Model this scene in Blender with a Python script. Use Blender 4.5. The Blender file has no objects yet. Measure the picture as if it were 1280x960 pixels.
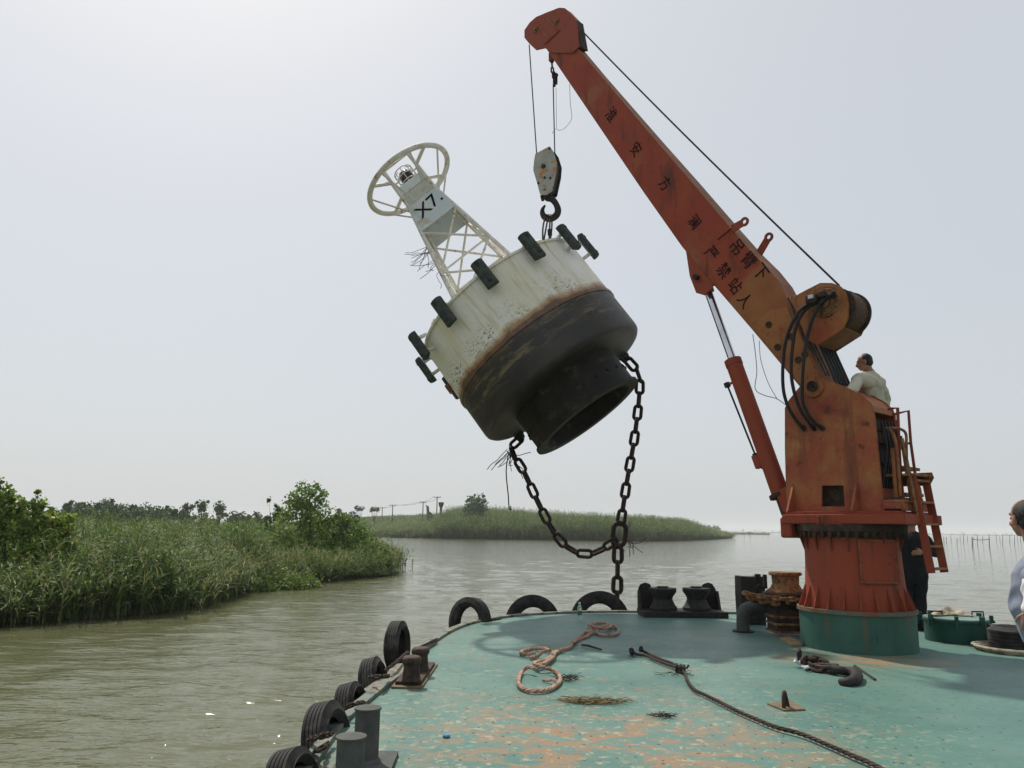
import bpy, bmesh, math, random
import numpy as np
from mathutils import Vector, Matrix
random.seed(7)
rng = np.random.default_rng(7)
sc = bpy.context.scene
COL = sc.collection
PI = math.pi
R_ = math.radians

# ------------------------------------------------------------------ camera
FPX = 950.0; CAMZ = 1.475
TH = R_(10.8); RO = R_(0.7)
cF = Vector((0, math.cos(TH), math.sin(TH)))
_r0 = Vector((1, 0, 0)); _u0 = Vector((0, -math.sin(TH), math.cos(TH)))
cR = _r0 * math.cos(RO) + _u0 * math.sin(RO)
cU = _u0 * math.cos(RO) - _r0 * math.sin(RO)
cO = Vector((0, 0, CAMZ))
cam = bpy.data.cameras.new('camera'); co = bpy.data.objects.new('camera', cam); COL.objects.link(co)
cam.sensor_width = 36; cam.lens = FPX / 1280 * 36; cam.clip_start = .1; cam.clip_end = 20000
co.matrix_world = Matrix(((cR.x, cU.x, -cF.x, cO.x), (cR.y, cU.y, -cF.y, cO.y), (cR.z, cU.z, -cF.z, cO.z), (0, 0, 0, 1)))
sc.camera = co

# ------------------------------------------------------------------ light
SUN_EL = 56.0; SUN_AZ = -28.5          # azimuth from +Y, negative = to the left
w = bpy.data.worlds.new('World'); sc.world = w; w.use_nodes = True
nt = w.node_tree; nt.nodes.clear()
sky = nt.nodes.new('ShaderNodeTexSky'); sky.sky_type = 'NISHITA'; sky.sun_disc = False
sky.sun_elevation = R_(SUN_EL); sky.sun_rotation = R_(SUN_AZ)
sky.air_density = 1.0; sky.dust_density = 4.0; sky.ozone_density = 1.5
mx = nt.nodes.new('ShaderNodeMix'); mx.data_type = 'RGBA'; mx.inputs['Factor'].default_value = .70
mx.inputs['B'].default_value = (9.3, 9.75, 10.15, 1)
bg = nt.nodes.new('ShaderNodeBackground'); bg.inputs['Strength'].default_value = 0.082
wo = nt.nodes.new('ShaderNodeOutputWorld')
nt.links.new(sky.outputs[0], mx.inputs['A']); nt.links.new(mx.outputs['Result'], bg.inputs['Color']); nt.links.new(bg.outputs[0], wo.inputs[0])
sl = bpy.data.lights.new('sun', 'SUN'); sl.energy = 4.2; sl.angle = R_(0.9); sl.color = (1, .93, .82)
so = bpy.data.objects.new('sun', sl); COL.objects.link(so)
sdir = Vector((math.cos(R_(SUN_EL)) * math.sin(R_(SUN_AZ)), math.cos(R_(SUN_EL)) * math.cos(R_(SUN_AZ)), math.sin(R_(SUN_EL))))
so.rotation_euler = sdir.to_track_quat('Z', 'Y').to_euler()
so.location = (-10, 10, 60)
sc.view_settings.view_transform = 'Standard'; sc.view_settings.look = 'None'
sc.view_settings.exposure = 0.0; sc.view_settings.gamma = 1
sc.cycles.use_denoising = True
sc.cycles.max_bounces = 6; sc.cycles.diffuse_bounces = 3; sc.cycles.glossy_bounces = 3
sc.cycles.transmission_bounces = 3; sc.cycles.transparent_max_bounces = 8; sc.cycles.volume_bounces = 1
sc.cycles.volume_step_rate = 5

# ------------------------------------------------------------------ measuring helpers
def ray(x, y): return cF * FPX + cR * (x - 640) + cU * (480 - y)
def G(x, y, z=0.0):
    d = ray(x, y); return cO + d * ((z - CAMZ) / d.z)
def P(x, y, D):
    d = ray(x, y); return cO + d * (D / d.y)
def PL(x, y, p, n):
    d = ray(x, y); return cO + d * ((Vector(p) - cO).dot(n) / d.dot(n))

# ------------------------------------------------------------------ materials
def rgb(*c): return (c[0], c[1], c[2], 1)
def mat(name, c1, c2=None, scale=3.0, rough=.6, rough2=None, metal=0.0, bump=.0, bscale=40.0, spots=None, streak=None, thr=(.42, .6), spec=.22, coords='Object', detail=6, edge=None):
    m = bpy.data.materials.new(name); m.use_nodes = True
    t = m.node_tree; b = t.nodes['Principled BSDF']; L = t.links.new
    tc = t.nodes.new('ShaderNodeTexCoord'); o = tc.outputs[coords]
    c2 = c2 or tuple(x * .7 for x in c1)
    n = t.nodes.new('ShaderNodeTexNoise'); n.inputs['Scale'].default_value = scale; n.inputs['Detail'].default_value = detail; n.inputs['Roughness'].default_value = .62
    L(o, n.inputs['Vector'])
    r = t.nodes.new('ShaderNodeMapRange'); r.inputs['From Min'].default_value = thr[0]; r.inputs['From Max'].default_value = thr[1]
    L(n.outputs['Fac'], r.inputs['Value'])
    x = t.nodes.new('ShaderNodeMix'); x.data_type = 'RGBA'; x.inputs['A'].default_value = rgb(*c1); x.inputs['B'].default_value = rgb(*c2)
    L(r.outputs[0], x.inputs['Factor']); cur = x.outputs['Result']
    for sp in (spots or []):
        colr, sscale, lo, hi = sp[:4]; st = sp[4] if len(sp) > 4 else (1, 1, 1)
        mp = t.nodes.new('ShaderNodeMapping'); mp.inputs['Scale'].default_value = st; mp.inputs['Location'].default_value = (sscale * 1.7, .3, sscale)
        L(o, mp.inputs['Vector'])
        n2 = t.nodes.new('ShaderNodeTexNoise'); n2.inputs['Scale'].default_value = sscale; n2.inputs['Detail'].default_value = 5; n2.inputs['Roughness'].default_value = .6
        L(mp.outputs[0], n2.inputs['Vector'])
        r2 = t.nodes.new('ShaderNodeMapRange'); r2.inputs['From Min'].default_value = lo; r2.inputs['From Max'].default_value = hi
        L(n2.outputs['Fac'], r2.inputs['Value'])
        x2 = t.nodes.new('ShaderNodeMix'); x2.data_type = 'RGBA'; x2.inputs['B'].default_value = rgb(*colr)
        L(r2.outputs[0], x2.inputs['Factor']); L(cur, x2.inputs['A']); cur = x2.outputs['Result']
    if edge:      # worn edges: where the surface turns sharply
        bv = t.nodes.new('ShaderNodeBevel'); bv.samples = 4; bv.inputs['Radius'].default_value = .022
        ge = t.nodes.new('ShaderNodeNewGeometry'); vd_ = t.nodes.new('ShaderNodeVectorMath'); vd_.operation = 'DOT_PRODUCT'; L(bv.outputs[0], vd_.inputs[0]); L(ge.outputs['Normal'], vd_.inputs[1])
        re_ = t.nodes.new('ShaderNodeMapRange'); re_.inputs['From Min'].default_value = .995; re_.inputs['From Max'].default_value = .93; L(vd_.outputs['Value'], re_.inputs['Value'])
        ne = t.nodes.new('ShaderNodeTexNoise'); ne.inputs['Scale'].default_value = 11; ne.inputs['Detail'].default_value = 5; L(o, ne.inputs['Vector'])
        rn = t.nodes.new('ShaderNodeMapRange'); rn.inputs['From Min'].default_value = .42; rn.inputs['From Max'].default_value = .58; L(ne.outputs['Fac'], rn.inputs['Value'])
        mu = t.nodes.new('ShaderNodeMath'); mu.operation = 'MULTIPLY'; L(re_.outputs[0], mu.inputs[0]); L(rn.outputs[0], mu.inputs[1])
        xe = t.nodes.new('ShaderNodeMix'); xe.data_type = 'RGBA'; xe.inputs['B'].default_value = rgb(*edge); L(mu.outputs[0], xe.inputs['Factor']); L(cur, xe.inputs['A']); cur = xe.outputs['Result']
    L(cur, b.inputs['Base Color'])
    if rough2 is not None:
        r3 = t.nodes.new('ShaderNodeMapRange'); r3.inputs['To Min'].default_value = rough; r3.inputs['To Max'].default_value = rough2
        L(n.outputs['Fac'], r3.inputs['Value']); L(r3.outputs[0], b.inputs['Roughness'])
    else: b.inputs['Roughness'].default_value = rough
    b.inputs['Metallic'].default_value = metal; b.inputs['Specular IOR Level'].default_value = spec
    if bump:
        n4 = t.nodes.new('ShaderNodeTexNoise'); n4.inputs['Scale'].default_value = bscale; n4.inputs['Detail'].default_value = 5
        L(o, n4.inputs['Vector'])
        bp = t.nodes.new('ShaderNodeBump'); bp.inputs['Strength'].default_value = bump; bp.inputs['Distance'].default_value = .01
        L(n4.outputs['Fac'], bp.inputs['Height']); L(bp.outputs[0], b.inputs['Normal'])
    return m
RED = (.27, .050, .022); ORG = (.32, .125, .042); RUST = (.10, .035, .018); DARK = (.018, .016, .015)
M = {}
M['red'] = mat('crane_red_paint', RED, (.27, .056, .028), 1.4, .5, .75, bump=.25, bscale=18, spots=[(RUST, 9, .62, .72), ((.20, .07, .035), 30, .62, .70), (RUST, 5.0, .56, .70, (1, 1, .10))], edge=(.10, .04, .022))
M['boom'] = mat('boom_red_paint', (.27, .043, .020), (.30, .06, .026), 1.1, .55, .8, bump=.25, bscale=15, spots=[((.28, .085, .035), 1.3, .52, .66), (RUST, 12, .66, .74), ((.33, .12, .05), 26, .66, .71), ((.13, .035, .02), 4.0, .56, .68, (1, 1, .25))], edge=(.12, .05, .03))
M['orange'] = mat('faded_orange_paint', ORG, RED, .9, .55, .8, bump=.25, bscale=15, spots=[((.24, .075, .028), 3.1, .52, .7), (RUST, 14, .62, .70), ((.16, .055, .025), 5.0, .55, .70, (1, 1, .12))], thr=(.5, .62), edge=(.10, .045, .025))
M['turret'] = mat('turret_orange_red_paint', (.31, .075, .035), (.33, .13, .045), 1.6, .5, .75, bump=.25, bscale=14, spots=[((.22, .042, .03), 1.2, .5, .64), (RUST, 5.5, .62, .70), ((.15, .05, .02), 24, .62, .70), ((.15, .05, .025), 4.5, .54, .70, (1, 1, .10)), ((.38, .19, .08), 2.2, .6, .68, (1, 1, .5))], thr=(.45, .6), edge=(.09, .04, .022))
M['brown'] = mat('brown_boom_top_paint', (.20, .085, .045), (.26, .12, .06), 3, .7, spots=[(RUST, 8, .58, .7)])
M['rust'] = mat('rusty_brown_iron', (.15, .07, .032), (.28, .155, .07), 9, .8, .95, bump=.6, bscale=60, spots=[((.03, .02, .015), 14, .55, .66)])
M['darkrust'] = mat('dark_greasy_iron', (.028, .021, .018), (.07, .042, .028), 12, .55, .9, bump=.5, bscale=70)
M['black'] = mat('black_iron', (.016, .015, .016), (.035, .03, .028), 14, .5, .8, bump=.4, bscale=60)
M['chain'] = mat('black_tarred_chain_iron', (.014, .011, .011), (.05, .03, .022), 20, .55, .85, bump=.6, bscale=60)
M['rubber'] = mat('weathered_tyre_rubber', (.013, .013, .014), (.032, .03, .028), 7, .6, .9, bump=.4, bscale=60, spots=[((.10, .09, .075), 3.3, .6, .74)])
M['padrub'] = mat('green_black_fender_rubber', (.026, .036, .032), (.055, .066, .058), 9, .5, .75, bump=.3, bscale=50)
M['bollard'] = mat('dark_grey_bollard_paint', (.055, .062, .058), (.085, .088, .08), 6, .6, .85, bump=.3, bscale=40, spots=[((.16, .11, .07), 11, .64, .72)])
M['chrome'] = mat('polished_cylinder_rod', (.62, .64, .68), (.5, .52, .56), 3, .12, .3, metal=1)
M['hose'] = mat('black_rubber_hose', (.012, .012, .013), (.02, .02, .02), 8, .35, .55)
M['wire'] = mat('greased_wire_rope', (.02, .02, .022), (.045, .04, .038), 60, .5, .8)
M['green'] = mat('sea_green_steel_paint', (.035, .10, .078), (.045, .125, .095), 2.4, .4, .65, bump=.2, bscale=18, spots=[((.035, .09, .065), 2.2, .5, .68, (1, 1, .25)), ((.13, .085, .05), 5, .56, .70, (1, 1, .12)), ((.02, .05, .04), 8, .6, .7, (1, 1, .2))], edge=(.10, .06, .04))
M['dgreen'] = mat('dark_green_hatch_paint', (.016, .065, .05), (.024, .08, .062), 3, .35, .6, bump=.2, bscale=20, spots=[((.02, .05, .04), 4, .52, .68)])
M['lid'] = mat('hatch_lid_paint', (.12, .22, .19), (.17, .25, .22), 4, .3, .55, bump=.3, bscale=14)
M['flange'] = mat('rusty_flange_edge', (.16, .12, .08), (.09, .13, .10), 9, .7, bump=.3, spots=[((.2, .075, .035), 7, .5, .62)])
M['manila'] = mat('brown_hemp_rope', (.30, .185, .135), (.42, .29, .215), 12, .85, .95, spots=[((.14, .07, .05), 7, .56, .68)])
M['cloth'] = mat('beige_rag_cloth', (.42, .37, .28), (.25, .21, .15), 9, .9)
M['wood'] = mat('worn_wood', (.19, .13, .075), (.28, .21, .13), 14, .8, bump=.3)
M['letter'] = mat('black_stencil_paint', (.012, .011, .012), (.02, .016, .015), 30, .95, spec=.05)
M['skin'] = mat('tanned_skin', (.27, .13, .082), (.33, .165, .105), 14, .5, spec=.35, bump=.35, bscale=90, spots=[((.22, .095, .065), 9, .55, .72)])
M['hair'] = mat('black_hair', (.012, .011, .011), (.03, .028, .028), 50, .5, bump=.6, bscale=160)
M['khaki'] = mat('khaki_work_shirt', (.44, .41, .32), (.50, .47, .37), 5, .9, bump=.5, bscale=9)
M['bluegrey'] = mat('blue_grey_work_shirt', (.17, .195, .26), (.21, .235, .30), 6, .9, bump=.5, bscale=9)
M['whitecloth'] = mat('white_cloth', (.70, .66, .68), (.6, .57, .6), 6, .9, bump=.5, bscale=12)
M['blackcloth'] = mat('black_clothes', (.010, .011, .014), (.016, .017, .02), 6, .9)
M['shoe'] = mat('black_shoe_leather', (.02, .018, .016), None, 6, .4)
M['brownrope'] = mat('rust_brown_wound_rope', (.075, .04, .025), (.12, .06, .035), 30, .7)
M['greyframe'] = mat('pale_grey_painted_tube', (.66, .65, .61), (.56, .53, .46), 5, .5, .7, spots=[((.30, .17, .09), 7, .6, .7)])
M['greypanel'] = mat('grey_blue_buoy_panel', (.52, .59, .61), (.60, .63, .62), 2.2, .5, .7, spots=[((.42, .35, .24), 2.4, .55, .68), ((.3, .17, .08), 12, .66, .73)])
M['lantern'] = mat('dark_lantern_lens', (.02, .022, .025), (.04, .04, .045), 9, .2)
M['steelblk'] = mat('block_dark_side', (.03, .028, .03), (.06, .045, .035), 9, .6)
M['blockside'] = mat('hook_block_worn_paint', (.33, .35, .33), (.42, .40, .33), 5, .55, .8, spots=[((.45, .2, .05), 7, .54, .66, (1, 1, 1)), ((.09, .03, .02), 22, .62, .70)])
M['hullside'] = mat('barge_hull_paint', (.05, .06, .06), (.10, .08, .06), 2, .6, .8, spots=[(RUST, 3, .55, .7)])
M['edge'] = mat('worn_deck_edge_bar', (.12, .16, .14), (.22, .19, .14), 5, .55, .8, bump=.4, bscale=30, spots=[((.05, .045, .04), 6, .52, .64)])
M['pole'] = mat('weathered_grey_stake', (.16, .14, .12), (.08, .07, .06), 5, .9)
M['brownedge'] = mat('brown_pad_eye_base', (.13, .10, .065), (.17, .13, .08), 9, .8, bump=.4)
M['mud'] = mat('muddy_bank_soil', (.12, .10, .06), (.07, .075, .035), 1.5, .95)
M['stick'] = mat('dry_stick', (.05, .045, .03), (.03, .04, .03), 9, .9)
M['dry'] = mat('dry_reed_straw', (.30, .23, .12), (.10, .07, .04), 20, .95)

def foliage(name, cols, trans=.35, rough=.6):
    m = bpy.data.materials.new(name); m.use_nodes = True
    t = m.node_tree; t.nodes.clear(); L = t.links.new
    out = t.nodes.new('ShaderNodeOutputMaterial'); b = t.nodes.new('ShaderNodeBsdfPrincipled'); tr = t.nodes.new('ShaderNodeBsdfTranslucent')
    a = t.nodes.new('ShaderNodeAttribute'); a.attribute_name = 'tint'
    oi = t.nodes.new('ShaderNodeObjectInfo'); 
    ad = t.nodes.new('ShaderNodeMath'); ad.operation = 'MULTIPLY_ADD'; ad.inputs[1].default_value = .42; ad.use_clamp = True
    L(oi.outputs['Random'], ad.inputs[0]); 
    sb = t.nodes.new('ShaderNodeMath'); sb.operation = 'SUBTRACT'; sb.inputs[1].default_value = .21
    L(a.outputs['Fac'], sb.inputs[0]); L(sb.outputs[0], ad.inputs[2])
    cr = t.nodes.new('ShaderNodeValToRGB'); e = cr.color_ramp.elements
    e[0].color = rgb(*cols[0]); e[-1].color = rgb(*cols[-1])
    for i, c in enumerate(cols[1:-1]):
        q = e.new((i + 1) / (len(cols) - 1)); q.color = rgb(*c)
    L(ad.outputs[0], cr.inputs[0]); L(cr.outputs[0], b.inputs['Base Color']); L(cr.outputs[0], tr.inputs['Color'])
    b.inputs['Roughness'].default_value = rough; b.inputs['Specular IOR Level'].default_value = .35
    mixs = t.nodes.new('ShaderNodeMixShader'); mixs.inputs[0].default_value = trans
    L(b.outputs[0], mixs.inputs[1]); L(tr.outputs[0], mixs.inputs[2]); L(mixs.outputs[0], out.inputs[0])
    return m
M['reed'] = foliage('reed_leaves', [(.020, .045, .009), (.050, .104, .018), (.090, .158, .028), (.155, .21, .045), (.34, .31, .16)])
M['leaf'] = foliage('poplar_leaves', [(.034, .072, .012), (.085, .165, .024), (.16, .26, .036), (.32, .40, .06)])
M['yleaf'] = foliage('yellow_green_broad_leaves', [(.04, .08, .015), (.10, .18, .028), (.20, .30, .04), (.38, .40, .06), (.40, .36, .15)])
M['dleaf'] = foliage('dark_tree_leaves', [(.03, .065, .018), (.055, .11, .028), (.11, .17, .05)])
M['weed'] = foliage('bright_water_weed', [(.07, .12, .02), (.13, .2, .03), (.2, .26, .06)])
M['bark'] = mat('grey_brown_bark', (.10, .08, .06), (.06, .05, .04), 8, .9)

# ------------------------------------------------------------------ objects
WM = {}
def wm(o): return WM.get(o.name, Matrix.Identity(4)) if o else Matrix.Identity(4)
def props(o, label=None, cat=None, group=None, kind=None):
    if label: o['label'] = label
    if cat: o['category'] = cat
    if group: o['group'] = group
    if kind: o['kind'] = kind
    return o
def thing(name, label, cat, loc=(0, 0, 0), rot=None, group=None):
    o = bpy.data.objects.new(name, None); COL.objects.link(o)
    m = Matrix.Translation(Vector(loc))
    if rot is not None: m = m @ rot.to_4x4()
    o.matrix_world = m; WM[o.name] = m.copy(); o.empty_display_size = .2
    return props(o, label, cat, group)
def putmesh(name, me, parent=None, mw=None):
    """link a mesh; mw = its local matrix under the parent"""
    o = bpy.data.objects.new(name, me); COL.objects.link(o); o.parent = parent
    lm = mw if mw is not None else Matrix.Identity(4)
    o.matrix_basis = lm
    WM[o.name] = wm(parent) @ lm
    return o

class MB:
    def __init__(s, local=False): s.v = []; s.f = []; s.local = local; s.sm = []
    def add(s, vs, fs, smooth=False):
        k = len(s.v); s.v += [tuple(v) for v in vs]; s.f += [tuple(i + k for i in f) for f in fs]; s.sm += [smooth] * len(fs); return s
    def box(s, c, size, rot=None):
        c = Vector(c); hx, hy, hz = [d / 2 for d in size]; rot = rot or Matrix.Identity(3)
        vs = [c + rot @ Vector((x * hx, y * hy, z * hz)) for x in (-1, 1) for y in (-1, 1) for z in (-1, 1)]
        return s.add(vs, [(0, 1, 3, 2), (4, 6, 7, 5), (0, 4, 5, 1), (2, 3, 7, 6), (0, 2, 6, 4), (1, 5, 7, 3)])
    def tube(s, pts, r, n=8, closed=False, caps=True, smooth=True):
        pts = [Vector(p) for p in pts]; N = len(pts)
        rs = r if isinstance(r, (list, tuple)) else [r] * N
        T = []
        for i in range(N):
            a = pts[(i - 1) % N] if (closed or i > 0) else pts[i]; b = pts[(i + 1) % N] if (closed or i < N - 1) else pts[i]
            d = (b - a); T.append(d.normalized() if d.length > 1e-9 else Vector((0, 0, 1)))
        up = Vector((0, 0, 1)) if abs(T[0].z) < .9 else Vector((1, 0, 0))
        u = T[0].cross(up).normalized(); vs = []; 
        for i in range(N):
            u = (u - T[i] * u.dot(T[i])); u.normalize(); v = T[i].cross(u)
            for k in range(n):
                a = 2 * PI * k / n; vs.append(pts[i] + (u * math.cos(a) + v * math.sin(a)) * rs[i])
        fs = []
        for i in range(N if closed else N - 1):
            j = (i + 1) % N
            for k in range(n): fs.append((i * n + k, i * n + (k + 1) % n, j * n + (k + 1) % n, j * n + k))
        s.add(vs, fs, smooth)
        if caps and not closed:
            s.add(vs[:n], [tuple(range(n))[::-1]]); s.add(vs[-n:], [tuple(range(n))])
        return s
    def cyl(s, a, b, r0, r1=None, n=24): return s.tube([a, b], [r0, r0 if r1 is None else r1], n)
    def lathe(s, prof, n=48, M4=None, smooth=True, a0=0, a1=2 * PI):
        """prof: (r,z) list revolved about local Z"""
        M4 = M4 or Matrix.Identity(4); full = abs(a1 - a0 - 2 * PI) < 1e-6; na = n if full else n + 1
        vs = []
        for r, z in prof:
            for k in range(na):
                a = a0 + (a1 - a0) * k / n; vs.append(M4 @ Vector((r * math.cos(a), r * math.sin(a), z)))
        fs = []
        for i in range(len(prof) - 1):
            for k in range(n):
                k2 = (k + 1) % na; fs.append((i * na + k, i * na + k2, (i + 1) * na + k2, (i + 1) * na + k))
        return s.add(vs, fs, smooth)
    def prism(s, poly, vec):
        """poly: 3D points; extruded by vec"""
        n = len(poly); poly = [Vector(p) for p in poly]; vec = Vector(vec)
        vs = poly + [p + vec for p in poly]
        fs = [tuple(range(n)), tuple(range(2 * n - 1, n - 1, -1))] + [(i, i + n, (i + 1) % n + n, (i + 1) % n) for i in range(n)]
        return s.add(vs, fs)
    def mesh(s, name, mats, parent=None, bevel=0, local=None):
        local = s.local if local is None else local
        me = bpy.data.meshes.new(name)
        vs = s.v
        if not local and parent is not None:
            iv = wm(parent).inverted(); vs = [iv @ Vector(v) for v in vs]
        me.from_pydata([tuple(v) for v in vs], [], s.f)
        me.polygons.foreach_set('use_smooth', s.sm); 
        bm = bmesh.new(); bm.from_mesh(me)
        if not s.__dict__.get('open'): bmesh.ops.recalc_face_normals(bm, faces=bm.faces)
        for e in bm.edges:
            if len(e.link_faces) == 2 and e.calc_face_angle(0) > .7: e.smooth = False
        bm.to_mesh(me); bm.free()
        for m in (mats if isinstance(mats, (list, tuple)) else [mats]): me.materials.append(m)
        return me
    def build(s, name, m, parent=None, bevel=0, local=None):
        me = s.mesh(name, m, parent, 0, local)
        o = putmesh(name, me, parent)
        if bevel:
            b = o.modifiers.new('bevel', 'BEVEL'); b.width = bevel; b.segments = 2; b.limit_method = 'ANGLE'; b.angle_limit = R_(40)
        return o
def tag(o, label, cat, group=None, kind=None): return props(o, label, cat, group, kind)
def circle(c, r, ax, n=32, a0=0, a1=2 * PI, ref=None):
    ax = Vector(ax).normalized(); ref = Vector(ref) if ref else (Vector((0, 0, 1)) if abs(ax.z) < .9 else Vector((1, 0, 0)))
    u = (ref - ax * ref.dot(ax)).normalized(); v = ax.cross(u)
    m = n if abs(a1 - a0 - 2 * PI) < 1e-6 else n + 1
    return [Vector(c) + (u * math.cos(a0 + (a1 - a0) * k / n) + v * math.sin(a0 + (a1 - a0) * k / n)) * r for k in range(m)]
def spline(pts, n=8):
    pts = [Vector(p) for p in pts]; out = []
    for i in range(len(pts) - 1):
        p0 = pts[max(i - 1, 0)]; p1 = pts[i]; p2 = pts[i + 1]; p3 = pts[min(i + 2, len(pts) - 1)]
        for k in range(n):
            t = k / n
            out.append(.5 * ((2 * p1) + (p2 - p0) * t + (2 * p0 - 5 * p1 + 4 * p2 - p3) * t * t + (-p0 + 3 * p1 - 3 * p2 + p3) * t ** 3))
    out.append(pts[-1]); return out
def basis(x, y, z):
    x, y, z = Vector(x).normalized(), Vector(y).normalized(), Vector(z).normalized()
    return Matrix(((x.x, y.x, z.x), (x.y, y.y, z.y), (x.z, y.z, z.z)))

# ------------------------------------------------------------------ water (one sheet to the horizon, real ripples near the barge)
WZ = -1.1
def water():
    th = np.concatenate([np.linspace(-PI, R_(-42), 40, endpoint=False), np.linspace(R_(-42), R_(42), 760, endpoint=False), np.linspace(R_(42), PI, 40, endpoint=False)])
    rr = [2.0]
    while rr[-1] < 130: rr.append(rr[-1] * 1.0072 if rr[-1] > 5 else rr[-1] * 1.06)
    while rr[-1] < 9000: rr.append(rr[-1] * 1.12)
    rr = np.array(rr); Rg, Tg = np.meshgrid(rr, th, indexing='ij')
    X = Rg * np.sin(Tg); Y = Rg * np.cos(Tg); Z = np.zeros_like(X)
    cell = np.maximum(Rg * .0085, .03)
    g = np.random.default_rng(3)
    fade = np.clip((130 - Rg) / 60, 0, 1)
    # patches of rougher and calmer water
    pat = np.zeros_like(X)
    for i in range(7):
        a = g.uniform(0, 2 * PI); k = 2 * PI / g.uniform(6, 22); pat += np.sin(k * (X * math.cos(a) + Y * math.sin(a)) + g.uniform(0, 6.3))
    pat = .75 + .5 * np.clip(pat / 4, -1, 1)
    for i in range(64):
        lam = .22 * (1.062 ** i) * g.uniform(.9, 1.1)
        a = R_(100) + g.normal(0, .62); k = 2 * PI / lam
        amp = .0029 * lam ** .85 if lam < 1.6 else .0029 * 1.6 ** .85 * (1.6 / lam) ** .9
        wgt = np.clip(lam / cell / 2.2 - 1, 0, 1)
        ph = k * (X * math.cos(a) + Y * math.sin(a)) + g.uniform(0, 6.3)
        Z += amp * wgt * (np.sin(ph) + .25 * np.sin(2 * ph + 1.2)) * (pat if lam < 1.2 else 1)
    Z = Z * fade + WZ
    nr, na = X.shape
    V = np.stack([X, Y, Z], -1).reshape(-1, 3)
    i = np.arange(nr - 1)[:, None]; j = np.arange(na)[None]; j2 = (j + 1) % na
    Fq = np.stack([i * na + j, i * na + j2, (i + 1) * na + j2, (i + 1) * na + j], -1).reshape(-1, 4)
    me = bpy.data.meshes.new('water'); me.vertices.add(len(V)); me.vertices.foreach_set('co', V.ravel().astype(np.float32))
    me.loops.add(Fq.size); me.loops.foreach_set('vertex_index', Fq.ravel().astype(np.int32))
    me.polygons.add(len(Fq)); me.polygons.foreach_set('loop_start', np.arange(0, Fq.size, 4).astype(np.int32)); me.polygons.foreach_set('loop_total', np.full(len(Fq), 4, np.int32))
    me.update(); me.validate(); me.polygons.foreach_set('use_smooth', [True] * len(me.polygons))
    m = bpy.data.materials.new('murky_river_water'); m.use_nodes = True; t = m.node_tree; b = t.nodes['Principled BSDF']; L = t.links.new
    b.inputs['Base Color'].default_value = rgb(.100, .105, .052); b.inputs['Roughness'].default_value = .06; b.inputs['IOR'].default_value = 1.33
    tc = t.nodes.new('ShaderNodeTexCoord'); prev = None
    for sc_, st, dist, rot in ((3.2, (1.0, 2.4, 1), .045, .15), (9.0, (1, 1.8, 1), .010, -.2), (.7, (1.0, 2.6, 1), .14, .1)):
        mp = t.nodes.new('ShaderNodeMapping'); mp.inputs['Scale'].default_value = st; mp.inputs['Rotation'].default_value = (0, 0, rot)
        L(tc.outputs['Object'], mp.inputs['Vector'])
        n = t.nodes.new('ShaderNodeTexNoise'); n.inputs['Scale'].default_value = sc_; n.inputs['Detail'].default_value = 3; n.inputs['Distortion'].default_value = .4
        L(mp.outputs[0], n.inputs['Vector'])
        bp = t.nodes.new('ShaderNodeBump'); bp.inputs['Strength'].default_value = .55; bp.inputs['Distance'].default_value = dist
        L(n.outputs['Fac'], bp.inputs['Height'])
        if prev: L(prev.outputs[0], bp.inputs['Normal'])
        prev = bp
    L(prev.outputs[0], b.inputs['Normal'])
    me.materials.append(m)
    o = putmesh('water', me); o['kind'] = 'structure'; return o
water()

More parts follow.
